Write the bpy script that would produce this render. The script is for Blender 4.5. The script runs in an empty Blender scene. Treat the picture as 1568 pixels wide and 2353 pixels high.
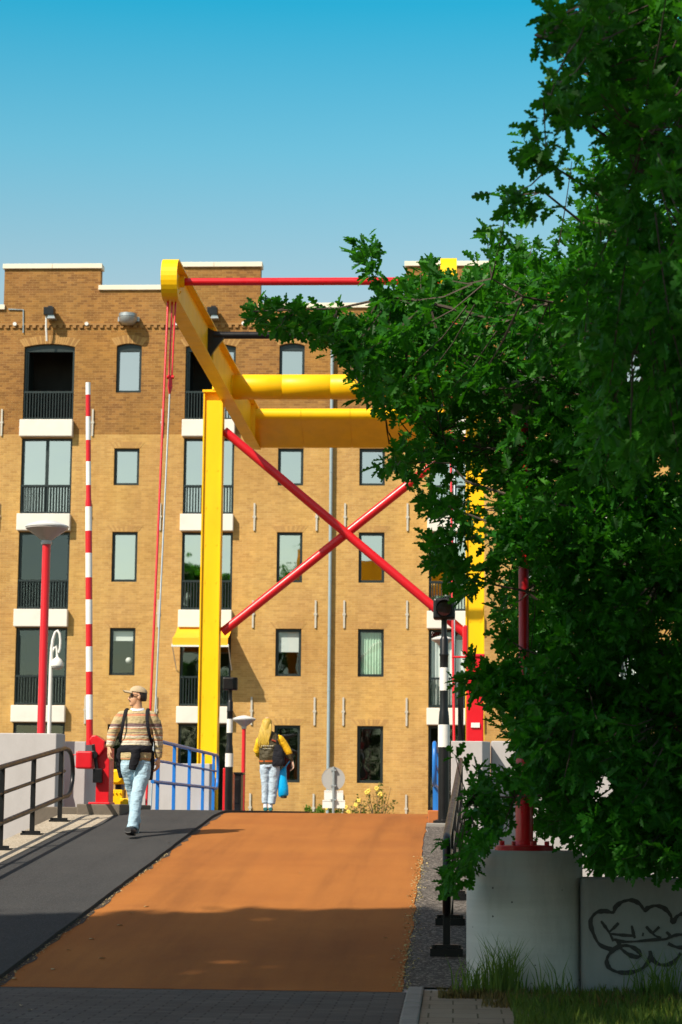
import bpy, bmesh, math, random
import numpy as np
from mathutils import Vector, Matrix
random.seed(7); RNG = np.random.default_rng(11)
C = bpy.context.scene.collection
PI = math.pi
def R(d): return math.radians(d)

# ------------------------------------------------------------------ camera
F_PX, YAW, PITCH, ROLL = 4933.0, R(3.045), R(7.97), R(0.536)
CAM = np.array([0.0, 0.0, 1.22])
_c, _s = math.cos, math.sin
FW = np.array([-_s(YAW)*_c(PITCH), _c(YAW)*_c(PITCH), _s(PITCH)])
_r0 = np.array([_c(YAW), _s(YAW), 0.0]); _u0 = np.cross(_r0, FW)
RT = _r0*_c(ROLL) + _u0*_s(ROLL); UP = -_r0*_s(ROLL) + _u0*_c(ROLL)
cam = bpy.data.cameras.new('camera'); camo = bpy.data.objects.new('camera', cam); C.objects.link(camo)
M = Matrix.Identity(4)
for i in range(3):
    M[i][0], M[i][1], M[i][2], M[i][3] = RT[i], UP[i], -FW[i], CAM[i]
camo.matrix_world = M
cam.sensor_fit = 'HORIZONTAL'; cam.sensor_width = 24.0; cam.lens = F_PX/1568*24.0
cam.clip_start = 0.2; cam.clip_end = 3000
cam.dof.use_dof = True; cam.dof.focus_distance = 21.0; cam.dof.aperture_fstop = 4.8
bpy.context.scene.camera = camo

# ------------------------------------------------------------------ light
SUN_EL = R(45); SUN_AZ = math.atan2(-0.66, -0.75)          # sun stands behind the camera, to the left
sd = Vector((math.sin(SUN_AZ)*math.cos(SUN_EL), math.cos(SUN_AZ)*math.cos(SUN_EL), math.sin(SUN_EL)))
wd = bpy.data.worlds.new('World'); bpy.context.scene.world = wd; wd.use_nodes = True
nt = wd.node_tree; bg = nt.nodes['Background']
sky = nt.nodes.new('ShaderNodeTexSky'); sky.sky_type = 'NISHITA'; sky.sun_disc = False
sky.sun_elevation = SUN_EL; sky.sun_rotation = SUN_AZ % (2*PI)
sky.air_density = 1.0; sky.dust_density = 0.6; sky.ozone_density = 2.5; sky.altitude = 0
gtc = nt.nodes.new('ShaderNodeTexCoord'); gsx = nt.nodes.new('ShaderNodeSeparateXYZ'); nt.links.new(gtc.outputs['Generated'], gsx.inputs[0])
grp = nt.nodes.new('ShaderNodeValToRGB'); nt.links.new(gsx.outputs[2], grp.inputs[0])        # cyan high in frame, pale near roofs; warm boost added overhead to lift shade
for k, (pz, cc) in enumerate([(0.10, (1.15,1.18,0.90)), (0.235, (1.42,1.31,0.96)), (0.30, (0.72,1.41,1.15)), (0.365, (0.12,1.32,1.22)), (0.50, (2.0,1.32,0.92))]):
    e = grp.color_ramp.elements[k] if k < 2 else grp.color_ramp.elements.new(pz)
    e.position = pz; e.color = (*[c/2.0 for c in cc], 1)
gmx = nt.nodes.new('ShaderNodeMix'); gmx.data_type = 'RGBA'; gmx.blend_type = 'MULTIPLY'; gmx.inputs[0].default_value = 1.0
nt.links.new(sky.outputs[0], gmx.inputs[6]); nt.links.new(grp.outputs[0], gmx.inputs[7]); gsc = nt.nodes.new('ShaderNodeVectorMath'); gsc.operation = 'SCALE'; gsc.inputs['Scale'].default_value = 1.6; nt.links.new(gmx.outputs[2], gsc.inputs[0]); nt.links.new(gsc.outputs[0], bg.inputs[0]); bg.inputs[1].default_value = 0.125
sl = bpy.data.lights.new('sun', 'SUN'); sl.energy = 4.6; sl.angle = R(0.53); sl.color = (1.0, 0.91, 0.77)
so = bpy.data.objects.new('sun', sl); C.objects.link(so); so.rotation_euler = sd.to_track_quat('Z', 'Y').to_euler()
so.location = (-20, -20, 30)
vs = bpy.context.scene.view_settings
vs.view_transform = 'Standard'; vs.look = 'None'; vs.exposure = 0.5; vs.gamma = 1.0; vs.use_curve_mapping = False

# ------------------------------------------------------------------ helpers
def at(x, y, Y):
    """world point on the plane Y seen at pixel (x, y) of the 1568 wide photograph"""
    d = FW*F_PX + RT*(x-784) - UP*(y-1176.5)
    return CAM + d*(Y/d[1])
def zof(Y):
    """height of the ramp and bridge deck at distance Y"""
    if Y < 15.05: return 0.0
    if Y < 28.2: return 0.083*(Y-15.05)
    if Y < 30.83:
        t = Y-28.2; return 1.0915 + 0.083*t - 0.083/(2*2.63)*t*t
    if Y < 48: return 1.2
    if Y < 64: return 1.2 - 1.0*(Y-48)/16
    return 0.2

class MB:
    def __init__(s): s.v = []; s.f = []; s.m = []
    def add(s, vs, fs, mi=0):
        b = len(s.v); s.v += [tuple(map(float, p)) for p in vs]
        for f in fs: s.f.append([i+b for i in f]); s.m.append(mi)
        return s
    def box(s, x0, x1, y0, y1, z0, z1, mi=0):
        return s.add([(x0,y0,z0),(x1,y0,z0),(x1,y1,z0),(x0,y1,z0),(x0,y0,z1),(x1,y0,z1),(x1,y1,z1),(x0,y1,z1)],
              [(0,3,2,1),(4,5,6,7),(0,1,5,4),(1,2,6,5),(2,3,7,6),(3,0,4,7)], mi)
    def obox(s, p0, p1, w, h, up=(0,0,1), mi=0):
        """bar from p0 to p1, w wide across, h high along up"""
        a = Vector(p0); b = Vector(p1); t = (b-a).normalized(); u = Vector(up); u = (u - t*u.dot(t)).normalized(); n = t.cross(u)
        vs = []
        for q in (a, b):
            for i, j in ((-1,-1),(1,-1),(1,1),(-1,1)): vs.append(q + n*(w/2*i) + u*(h/2*j))
        return s.add(vs, [(3,2,1,0),(4,5,6,7),(0,1,5,4),(1,2,6,5),(2,3,7,6),(3,0,4,7)], mi)
    def rings(s, rr, cap=True, mi=0, closed=False):
        n = len(rr[0]); vs = [p for r in rr for p in r]; fs = []
        k = len(rr)
        for a in range(k if closed else k-1):
            b = (a+1) % k
            for i in range(n):
                j = (i+1) % n; fs.append((a*n+i, a*n+j, b*n+j, b*n+i))
        if cap and not closed: fs += [tuple(range(n-1,-1,-1)), tuple(range((k-1)*n, k*n))]
        return s.add(vs, fs, mi)
    def tube(s, pts, r, n=10, mi=0, side=(1,0,0), closed=False, cap=True):
        """pts: (x,y,z) or (x,y,z,ra,rb); ra along side, rb across"""
        P = [Vector(p[:3]) for p in pts]; rr = []; prev = None
        for i, p in enumerate(P):
            if closed: t = P[(i+1) % len(P)] - P[i-1]
            else: t = P[min(i+1, len(P)-1)] - P[max(i-1, 0)]
            if t.length < 1e-9: t = Vector((0,0,1))
            t.normalize()
            a = Vector(side) if prev is None else prev
            a = a - t*a.dot(t)
            if a.length < 1e-3: a = Vector((0,1,0)) - t*t.y
            if a.length < 1e-3: a = Vector((1,0,0)) - t*t.x
            a.normalize(); prev = a; b = t.cross(a)
            ra = pts[i][3] if len(pts[i]) > 3 else r; rb = pts[i][4] if len(pts[i]) > 4 else ra
            rr.append([p + a*(ra*math.cos(2*PI*k/n)) + b*(rb*math.sin(2*PI*k/n)) for k in range(n)])
        return s.rings(rr, cap=cap, mi=mi, closed=closed)
    def lathe(s, c, prof, n=24, mi=0, cap=True):
        rr = [[(c[0]+r*math.cos(2*PI*k/n), c[1]+r*math.sin(2*PI*k/n), c[2]+z) for k in range(n)] for r, z in prof]
        return s.rings(rr, cap=cap, mi=mi)
    def prism(s, poly, axis, a, b, mi=0):
        """polygon in the plane across axis ('x': (y,z), 'y': (x,z), 'z': (x,y)) from a to b"""
        def pt(p, t): return {'x': (t,p[0],p[1]), 'y': (p[0],t,p[1]), 'z': (p[0],p[1],t)}[axis]
        n = len(poly); vs = [pt(p,a) for p in poly]+[pt(p,b) for p in poly]
        fs = [tuple(range(n-1,-1,-1)), tuple(range(n,2*n))]+[(i,(i+1)%n,n+(i+1)%n,n+i) for i in range(n)]
        return s.add(vs, fs, mi)
    def ball(s, c, rx, ry=None, rz=None, n=14, m=9, mi=0):
        ry = ry or rx; rz = rz or rx; rr = []
        for i in range(m):
            t = -PI/2 + PI*(i+0.5)/m if 0 < i < m-1 else (-PI/2+0.12 if i == 0 else PI/2-0.12)
            rr.append([(c[0]+rx*math.cos(t)*math.cos(2*PI*k/n), c[1]+ry*math.cos(t)*math.sin(2*PI*k/n), c[2]+rz*math.sin(t)) for k in range(n)])
        return s.rings(rr, mi=mi)
    def build(s, name, mats, parent=None, origin=None, smooth=None, bevel=0, fixn=True):
        me = bpy.data.meshes.new(name)
        o = Vector(BASE.get(parent.name, (0,0,0))) if parent else Vector(origin or (0,0,0))
        if parent and parent.name not in BASE: o = Vector((0,0,0))
        me.from_pydata([(p[0]-o.x, p[1]-o.y, p[2]-o.z) for p in s.v], [], s.f)
        if not isinstance(mats, (list, tuple)): mats = [mats]
        for m in mats: me.materials.append(m)
        if len(mats) > 1: me.polygons.foreach_set('material_index', s.m)
        if fixn:
            bm = bmesh.new(); bm.from_mesh(me); bmesh.ops.recalc_face_normals(bm, faces=bm.faces); bm.to_mesh(me); bm.free()
        if smooth is not None:
            me.polygons.foreach_set('use_smooth', [True]*len(me.polygons)); me.set_sharp_from_angle(angle=R(smooth))
        me.update()
        ob = bpy.data.objects.new(name, me); C.objects.link(ob)
        if parent: ob.parent = parent; BASE[ob.name] = tuple(o)
        else: ob.location = o; BASE[ob.name] = tuple(o)
        if bevel:
            b = ob.modifiers.new('bevel', 'BEVEL'); b.width = bevel; b.segments = 2; b.limit_method = 'ANGLE'; b.angle_limit = R(40)
        return ob
BASE = {}
def tag(o, label=None, cat=None, group=None, kind=None):
    if label: o['label'] = label
    if cat: o['category'] = cat
    if group: o['group'] = group
    if kind: o['kind'] = kind
    return o
def thing(name, loc, label, cat, group=None):
    o = bpy.data.objects.new(name, None); C.objects.link(o); o.location = loc; BASE[o.name] = tuple(map(float, loc))
    o.empty_display_size = 0.2
    return tag(o, label, cat, group)
def struct(mb, name, m, **k): return tag(mb.build(name, m, **k), kind='structure')
FOLD = bpy.data.textures.new('folds', 'CLOUDS'); FOLD.noise_scale = 0.085; FOLD.noise_depth = 2
def remesh(ob, vox, smooth_it=3, fold=0.0):
    """fuse the overlapping closed shells of ob into one continuous surface"""
    m = ob.modifiers.new('fuse', 'REMESH'); m.mode = 'VOXEL'; m.voxel_size = vox; m.use_smooth_shade = True
    if smooth_it:
        q = ob.modifiers.new('relax', 'SMOOTH'); q.factor = 0.5; q.iterations = smooth_it
    if fold:
        d = ob.modifiers.new('folds', 'DISPLACE'); d.texture = FOLD; d.strength = fold; d.mid_level = 0.5; d.texture_coords = 'LOCAL'
    return ob

# ------------------------------------------------------------------ materials
def _n(t, k, **kw):
    n = t.nodes.new(k)
    for a, b in kw.items(): setattr(n, a, b)
    return n
def mixc(t, fac, a, b, mode='MIX'):
    n = _n(t, 'ShaderNodeMix', data_type='RGBA', blend_type=mode)
    for sock, v in ((0, fac), (6, a), (7, b)):
        if hasattr(v, 'is_output'): t.links.new(v, n.inputs[sock])
        elif sock == 0: n.inputs[0].default_value = v
        else: n.inputs[sock].default_value = (*v, 1)
    return n.outputs[2]
def ramp(t, src, stops, interp='LINEAR'):
    n = _n(t, 'ShaderNodeValToRGB'); n.color_ramp.interpolation = interp
    e = n.color_ramp.elements
    while len(e) < len(stops): e.new(0.5)
    for i, (p, c) in enumerate(stops):
        e[i].position = p; e[i].color = (*c, 1) if isinstance(c, tuple) else (c, c, c, 1)
    t.links.new(src, n.inputs[0]); return n.outputs[0]
def noise(t, vec, scale, detail=4, rough=0.55):
    n = _n(t, 'ShaderNodeTexNoise'); n.inputs['Scale'].default_value = scale; n.inputs['Detail'].default_value = detail
    n.inputs['Roughness'].default_value = rough; t.links.new(vec, n.inputs['Vector']); return n.outputs['Fac']
def coords(t, scale=(1,1,1)):
    tc = _n(t, 'ShaderNodeTexCoord')
    if scale == (1,1,1): return tc.outputs['Object']
    mp = _n(t, 'ShaderNodeMapping'); mp.inputs['Scale'].default_value = scale; t.links.new(tc.outputs['Object'], mp.inputs[0]); return mp.outputs[0]
def bumpn(t, h, strength, dist=0.01):
    b = _n(t, 'ShaderNodeBump'); b.inputs['Strength'].default_value = strength; b.inputs['Distance'].default_value = dist
    t.links.new(h, b.inputs['Height']); return b.outputs[0]
def newmat(name):
    m = bpy.data.materials.new(name); m.use_nodes = True; t = m.node_tree
    return m, t, t.nodes['Principled BSDF']
def pmat(name, col, rough=0.5, var=0.15, scale=3.0, bump=0.0, bscale=80, metal=0.0, stretch=(1,1,1), dirt=None, dirtamt=0.35, spec=None, coat=0):
    m, t, p = newmat(name); v = coords(t, stretch)
    a = tuple(c*(1-var) for c in col); b = tuple(min(1, c*(1+var)) for c in col)
    c = mixc(t, noise(t, v, scale), a, b)
    if dirt:
        f = ramp(t, noise(t, v, scale*0.7+0.6, 7, 0.65), [(0.46, 0.0), (0.72, dirtamt)]); c = mixc(t, f, c, dirt)
    t.links.new(c, p.inputs['Base Color']); p.inputs['Metallic'].default_value = metal
    r = ramp(t, noise(t, v, scale*2.3), [(0.25, max(0.03, rough-0.08)), (0.75, min(1, rough+0.08))]); t.links.new(r, p.inputs['Roughness'])
    if spec is not None: p.inputs['Specular IOR Level'].default_value = spec
    if coat: p.inputs['Coat Weight'].default_value = coat; p.inputs['Coat Roughness'].default_value = 0.15
    if bump: t.links.new(bumpn(t, noise(t, v, bscale, 6), bump), p.inputs['Normal'])
    return m
def brick_mat(name, c1, c2, mortar, stain, bw=0.21, bh=0.0625, plane='xz', bump=0.5, streak=0.35):
    m, t, p = newmat(name); tc = _n(t, 'ShaderNodeTexCoord'); sx = _n(t, 'ShaderNodeSeparateXYZ'); t.links.new(tc.outputs['Object'], sx.inputs[0])
    cb = _n(t, 'ShaderNodeCombineXYZ'); t.links.new(sx.outputs[0], cb.inputs[0]); t.links.new(sx.outputs[2 if plane == 'xz' else 1], cb.inputs[1])
    br = _n(t, 'ShaderNodeTexBrick'); t.links.new(cb.outputs[0], br.inputs['Vector'])
    br.inputs['Scale'].default_value = 1.0; br.inputs['Brick Width'].default_value = bw; br.inputs['Row Height'].default_value = bh
    br.inputs['Mortar Size'].default_value = 0.006; br.inputs['Mortar Smooth'].default_value = 0.2; br.inputs['Bias'].default_value = 0.0
    br.inputs['Color1'].default_value = (*c1, 1); br.inputs['Color2'].default_value = (*c2, 1); br.inputs['Mortar'].default_value = (*mortar, 1)
    big = noise(t, tc.outputs['Object'], 0.55, 6, 0.62)
    c = mixc(t, ramp(t, big, [(0.35, 0.0), (0.75, streak)]), br.outputs['Color'], stain)
    mid = noise(t, tc.outputs['Object'], 4.2, 5, 0.7)
    c = mixc(t, 0.55, c, ramp(t, mid, [(0.3, 0.74), (0.7, 1.10)]), 'MULTIPLY')
    pa = noise(t, tc.outputs['Object'], 0.23, 3, 0.5); c = mixc(t, 0.8, c, ramp(t, pa, [(0.36, (0.86,0.80,0.76)), (0.52, (1.0,1.0,1.0)), (0.66, (1.08,1.02,0.92))]), 'MULTIPLY')
    c = mixc(t, 0.6, c, ramp(t, noise(t, coords(t, (1.5,1.5,0.13)), 1.0, 5, 0.6), [(0.32, (0.78,0.75,0.72)), (0.55, (1.0,1.0,1.0)), (0.75, (1.06,1.04,0.98))]), 'MULTIPLY')
    t.links.new(c, p.inputs['Base Color']); p.inputs['Roughness'].default_value = 0.9; p.inputs['Specular IOR Level'].default_value = 0.2
    inv = _n(t, 'ShaderNodeMath', operation='SUBTRACT'); inv.inputs[0].default_value = 1; t.links.new(br.outputs['Fac'], inv.inputs[1])
    t.links.new(bumpn(t, inv.outputs[0], bump, 0.012), p.inputs['Normal'])
    return m
def ground_mat(name, a, b, fine=220, big=0.7, rough=0.92, bump=0.6, speck=None, speckscale=90, stain=None, tracks=0):
    m, t, p = newmat(name); v = coords(t)
    c = mixc(t, ramp(t, noise(t, v, big, 6, 0.65), [(0.3, 0.0), (0.7, 1.0)]), a, b)
    if stain: c = mixc(t, ramp(t, noise(t, v, big*0.5+0.15, 7, 0.7), [(0.5, 0.0), (0.75, 0.6)]), c, stain)
    if tracks: c = mixc(t, tracks, c, ramp(t, noise(t, coords(t, (2.6,0.16,1)), 1.0, 5, 0.6), [(0.3, (0.72,0.70,0.70)), (0.5, (1.0,1.0,1.0)), (0.7, (1.12,1.10,1.06))]), 'MULTIPLY')
    g = noise(t, v, fine, 3, 0.7)
    c = mixc(t, 0.8, c, ramp(t, g, [(0.25, 0.55), (0.75, 1.4)]), 'MULTIPLY')
    if speck:
        vo = _n(t, 'ShaderNodeTexVoronoi'); vo.inputs['Scale'].default_value = speckscale; t.links.new(v, vo.inputs['Vector'])
        sp = _n(t, 'ShaderNodeSeparateColor'); t.links.new(vo.outputs['Color'], sp.inputs[0])
        c = mixc(t, ramp(t, sp.outputs[0], [(0.55, 0.0), (0.95, 0.85)]), c, speck)
    t.links.new(c, p.inputs['Base Color']); p.inputs['Roughness'].default_value = rough; p.inputs['Specular IOR Level'].default_value = 0.25
    t.links.new(bumpn(t, g, bump, 0.006), p.inputs['Normal'])
    return m

YELLOW = pmat('yellow_paint', (0.93, 0.53, 0.001), 0.45, 0.07, 1.6, 0.05, 30, dirt=(0.45, 0.24, 0.01), dirtamt=0.25, stretch=(1,1,0.35), spec=0.3)
RED = pmat('red_paint', (0.62, 0.008, 0.016), 0.32, 0.10, 2.0, 0.03, 40, dirt=(0.25, 0.01, 0.01), dirtamt=0.25)
BLUE = pmat('blue_paint', (0.012, 0.16, 0.52), 0.35, 0.12, 3.0, 0.03, 40)
BLACK = pmat('black_paint', (0.006, 0.006, 0.007), 0.38, 0.25, 3.0, 0.05, 60, dirt=(0.02, 0.015, 0.012), dirtamt=0.2, spec=0.35)
WHITE = pmat('white_paint', (0.74, 0.73, 0.69), 0.45, 0.06, 3.0, dirt=(0.45, 0.42, 0.36), dirtamt=0.25)
STEEL = pmat('galvanised_steel', (0.42, 0.44, 0.45), 0.42, 0.15, 6.0, 0.05, 60, metal=0.7)
ZINC = pmat('zinc_pipe', (0.27, 0.345, 0.375), 0.5, 0.10, 4.0, metal=0.0)
FRAME = pmat('dark_green_frame', (0.010, 0.018, 0.017), 0.4, 0.2, 4)
SLAB = pmat('white_balcony_slab', (0.72, 0.68, 0.60), 0.6, 0.05, 1.5, 0.05, 40, dirt=(0.5, 0.46, 0.4), dirtamt=0.3)
COPE = pmat('cream_coping', (0.76, 0.69, 0.55), 0.6, 0.05, 1.2, dirt=(0.5, 0.43, 0.3), dirtamt=0.25)
BRICK_LOW = brick_mat('yellow_brick', (0.57, 0.345, 0.120), (0.45, 0.253, 0.086), (0.56, 0.37, 0.16), (0.60, 0.37, 0.075), bw=0.22, bh=0.070)
BRICK_TOP = brick_mat('brown_brick', (0.36, 0.178, 0.054), (0.20, 0.090, 0.032), (0.37, 0.225, 0.09), (0.42, 0.235, 0.045), bw=0.22, bh=0.076)
ARCH = [pmat('arch_brick', (0.42, 0.235, 0.075), 0.9, 0.25, 9), pmat('arch_brick_dark', (0.32, 0.165, 0.05), 0.9, 0.25, 9)]
CONC = pmat('grey_concrete', (0.44, 0.415, 0.41), 0.8, 0.10, 1.4, 0.15, 45, dirt=(0.26, 0.235, 0.22), dirtamt=0.35, stretch=(1,1,0.5))
DARKC = pmat('dark_concrete', (0.13, 0.105, 0.08), 0.85, 0.35, 2.2, 0.3, 30, dirt=(0.04, 0.035, 0.03), dirtamt=0.7)  # shade on the barrier plinth's front is put into this dark colour
AWN = pmat('orange_awning_cloth', (0.92, 0.42, 0.008), 0.75, 0.05, 4)
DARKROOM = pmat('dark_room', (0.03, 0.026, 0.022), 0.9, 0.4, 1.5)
BLIND = pmat('white_blind', (0.7, 0.72, 0.68), 0.7, 0.05, 4)
CURT = pmat('pale_green_curtain', (0.45, 0.62, 0.46), 0.8, 0.18, 5, stretch=(6,1,0.3))
TILE = pmat('anchor_iron', (0.52, 0.48, 0.40), 0.55, 0.15, 8, metal=0.2)
ORANGE = ground_mat('orange_asphalt', (0.300, 0.102, 0.019), (0.372, 0.138, 0.027), fine=150, big=0.5, stain=(0.24, 0.078, 0.018), tracks=0.8)
ASPH = ground_mat('dark_asphalt', (0.030, 0.030, 0.031), (0.046, 0.045, 0.044), fine=170, big=0.8, tracks=0.7, speck=(0.075, 0.075, 0.073), speckscale=130)
AGG = ground_mat('aggregate_slab', (0.40, 0.34, 0.25), (0.30, 0.25, 0.185), fine=120, big=2.2, speck=(0.55, 0.48, 0.38), speckscale=70, stain=(0.17, 0.14, 0.10))
GRAV = ground_mat('exposed_gravel_strip', (0.085, 0.073, 0.063), (0.055, 0.047, 0.042), fine=90, big=1.5, speck=(0.26, 0.23, 0.20), speckscale=55, bump=1.0)
SOIL = ground_mat('trodden_soil', (0.075, 0.055, 0.032), (0.05, 0.045, 0.022), fine=60, big=1.2, speck=(0.10, 0.085, 0.05), speckscale=45, bump=1.0)
KERBM = pmat('kerb_stone', (0.24, 0.225, 0.205), 0.85, 0.2, 4, 0.3, 70, dirt=(0.10, 0.09, 0.07), dirtamt=0.5)
PAVER = brick_mat('street_brick_paving', (0.125, 0.115, 0.108), (0.085, 0.08, 0.078), (0.030, 0.027, 0.024), (0.15, 0.13, 0.115), bw=0.215, bh=0.098, plane='xy', bump=0.9, streak=0.5)
SLABP = brick_mat('pavement_slabs', (0.34, 0.285, 0.215), (0.28, 0.235, 0.175), (0.07, 0.065, 0.035), (0.21, 0.165, 0.11), bw=0.30, bh=0.30, plane='xy', bump=0.7, streak=0.7)
QUAY = ground_mat('quay_paving', (0.10, 0.085, 0.075), (0.135, 0.115, 0.10), fine=40)
def glass_mat(name, refl, tint=(0.86,0.9,0.9), gcol=(0.86, 0.9, 0.9)):
    m, t, p = newmat(name); t.nodes.remove(p); out = t.nodes['Material Output']
    tr = _n(t, 'ShaderNodeBsdfTransparent'); tr.inputs[0].default_value = (*tint, 1)
    gl = _n(t, 'ShaderNodeBsdfGlossy'); gl.inputs['Color'].default_value = (*gcol, 1); gl.inputs['Roughness'].default_value = 0.02
    t.links.new(bumpn(t, noise(t, coords(t), 0.8, 2), 0.012, 0.4), gl.inputs['Normal'])
    mx = _n(t, 'ShaderNodeMixShader'); mx.inputs[0].default_value = refl
    t.links.new(tr.outputs[0], mx.inputs[1]); t.links.new(gl.outputs[0], mx.inputs[2]); t.links.new(mx.outputs[0], out.inputs[0]); return m
GLASS_HI = glass_mat('coated_window_glass', 0.66, gcol=(0.92, 0.85, 0.79)); GLASS_LO = glass_mat('clear_window_glass', 0.10)
def leaf_mat(name, a, b, trans=0.35, tcol=(0.10, 0.30, 0.012)):
    m, t, p = newmat(name); out = t.nodes['Material Output']; v = coords(t)
    c = mixc(t, ramp(t, noise(t, v, 1.3, 3), [(0.3, 0.0), (0.7, 1.0)]), a, b)
    c = mixc(t, 0.7, c, ramp(t, noise(t, v, 17.0, 2), [(0.3, 0.6), (0.7, 1.4)]), 'MULTIPLY')
    gi = _n(t, 'ShaderNodeNewGeometry'); c = mixc(t, 0.9, c, ramp(t, gi.outputs['Random Per Island'], [(0.0, (0.55,0.62,0.6)), (0.5, (1.0,1.0,1.0)), (0.85, (1.5,1.35,1.1)), (1.0, (2.3,1.7,1.2))]), 'MULTIPLY')
    t.links.new(c, p.inputs['Base Color']); p.inputs['Roughness'].default_value = 0.5; p.inputs['Specular IOR Level'].default_value = 0.22
    tl = _n(t, 'ShaderNodeBsdfTranslucent'); tl.inputs[0].default_value = (*tcol, 1)
    mx = _n(t, 'ShaderNodeMixShader'); mx.inputs[0].default_value = trans
    t.links.new(p.outputs[0], mx.inputs[1]); t.links.new(tl.outputs[0], mx.inputs[2]); t.links.new(mx.outputs[0], out.inputs[0]); return m
OAK = leaf_mat('oak_leaf', (0.010, 0.088, 0.007), (0.032, 0.148, 0.009), trans=0.36, tcol=(0.065, 0.32, 0.008))
SHRUB = leaf_mat('shrub_leaf', (0.09, 0.17, 0.02), (0.15, 0.22, 0.02))
GRASSM = leaf_mat('grass_blade', (0.075, 0.15, 0.022), (0.14, 0.19, 0.035), 0.35, (0.16, 0.28, 0.04))
DRYG = leaf_mat('dry_grass_blade', (0.20, 0.15, 0.06), (0.14, 0.12, 0.04), 0.2, (0.2, 0.15, 0.05))
BARK = pmat('bark', (0.075, 0.055, 0.04), 0.9, 0.3, 9, 0.6, 30, stretch=(1,1,0.3))

# ------------------------------------------------------------------ ground, ramp, bridge deck
g = MB(); g.add([(-600,-300,-0.03),(600,-300,-0.03),(600,1500,-0.03),(-600,1500,-0.03)], [(0,1,2,3)])
struct(g, 'ground', SOIL)
def strip(xl, xr, y0, y1, dz, step=0.35, skirt=0.0, wob=0.0):
    """sheet that follows the ramp; xl/xr numbers or functions of Y; skirt hangs both edges down"""
    mb = MB(); n = max(2, int((y1-y0)/step)); L = xl if callable(xl) else (lambda y: xl); Rr = xr if callable(xr) else (lambda y: xr)
    for i in range(n+1):
        y = y0+(y1-y0)*i/n; z = zof(y)+dz
        mb.v += [(L(y), y, z-skirt), (L(y), y, z), (Rr(y), y, z), (Rr(y), y, z-skirt)]
    for i in range(n):
        a = 4*i; b = a+4
        mb.f.append([a+1, a+2, b+2, b+1]); mb.m.append(0)
        if skirt: mb.f += [[a, a+1, b+1, b], [a+2, a+3, b+3, b+2]]; mb.m += [0, 0]
    if skirt: mb.f += [[0,3,2,1], [4*n,4*n+1,4*n+2,4*n+3]]; mb.m += [0, 0]
    return mb
em = MB()          # embankment and abutment body under the ramp
yy = list(np.linspace(15.05, 33, 40)) + list(np.linspace(44, 66, 30))
for i, y in enumerate(yy): em.v += [(-5.22, y, -0.03), (-5.22, y, zof(y)-0.012), (0.17, y, zof(y)-0.012), (0.17, y, -0.03)]
for i in range(len(yy)-1):
    a = 4*i; b = a+4; em.f += [[a+1,a+2,b+2,b+1],[a,a+1,b+1,b],[a+2,a+3,b+3,b+2]]; em.m += [0]*3
struct(em, 'ramp_embankment', CONC)
rnd = [random.uniform(-1,1) for _ in range(400)]
def wobble(amp, k): return lambda base: (lambda y: base + amp*(rnd[int(y*k) % 400]*(1-(y*k) % 1) + rnd[(int(y*k)+1) % 400]*((y*k) % 1)))
struct(strip(wobble(0.012, 3)(-3.19), wobble(0.02, 5)(-0.343), 15.05, 66, 0.002, 0.2), 'cycle_path', ORANGE)
struct(strip(-4.78, wobble(0.006, 4)(-3.20), 15.05, 66, 0.035, 0.25, skirt=0.05), 'footpath', ASPH)
struct(strip(wobble(0.012, 3)(-3.215), wobble(0.035, 6)(-3.15), 15.05, 33, 0.0045, 0.12), 'gutter_strip', pmat('gutter_dirt', (0.05, 0.035, 0.025), 0.95, 0.4, 8, 0.5, 60))
ap = MB()          # apron of exposed aggregate behind the footpath
def apr(y): return -4.75 if y < 26.2 else (-4.75+0.31*min(1, (y-26.2)/0.7) if y < 27.4 else -4.44-0.05*(y-27.4))
struct(strip(-5.22, apr, 15.05, 28.6, 0.041, 0.15, skirt=0.06), 'apron', AGG)
struct(strip(-5.22, -4.79, 32.6, 66, 0.03, 0.6, skirt=0.06), 'bridge_edge_strip', BLUE)
struct(strip(wobble(0.02, 5)(-0.335), 0.165, 15.25, 33, 0.004, 0.25), 'gravel_strip', GRAV)
struct(strip(-0.33, 0.165, 33, 66, 0.03, 0.6, skirt=0.06), 'bridge_kerb_strip', CONC)
bd = MB(); bd.box(-5.2, 0.15, 33.02, 43.98, 0.55, 1.17); struct(bd, 'bridge_deck', YELLOW)
ob = MB(); ob.box(-0.335, -0.19, 28.2, 32.9, 0.9, 1.26); struct(ob, 'orange_kerb', pmat('orange_kerb_paint', (0.42, 0.13, 0.03), 0.85, 0.2, 4, 0.2, 60, dirt=(0.2,0.08,0.03)), bevel=0.015)
st = MB(); st.add([(-60,-30,0.0),(-0.315,-30,0.0),(-0.315,15.05,0.0),(-60,15.05,0.0)], [(0,1,2,3)]); struct(st, 'street', PAVER)
pv = MB(); pv.add([(-0.2,-30,0.004),(0.47,-30,0.004),(0.47,15.2,0.004),(-0.2,15.2,0.004)], [(0,1,2,3)]); struct(pv, 'pavement', SLABP)
kb = MB()
y = -20.0
while y < 15.25:
    l = min(1.0, 15.27-y); kb.box(-0.312+random.uniform(-.004,.004), -0.203, y, y+l-0.012, -0.02, 0.022+random.uniform(-.006,.006)); y += 1.0
struct(kb, 'kerb', KERBM, bevel=0.012)
lw = MB(); lw.add([(0.47,-30,0.0),(60,-30,0.0),(60,40,0.0),(0.47,40,0.0)], [(0,1,2,3)]); struct(lw, 'lawn', SOIL)
qy = MB(); qy.add([(-90,47,0.17),(90,47,0.17),(90,66,0.17),(-90,66,0.17)], [(0,1,2,3)]); struct(qy, 'quay', QUAY)

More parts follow.
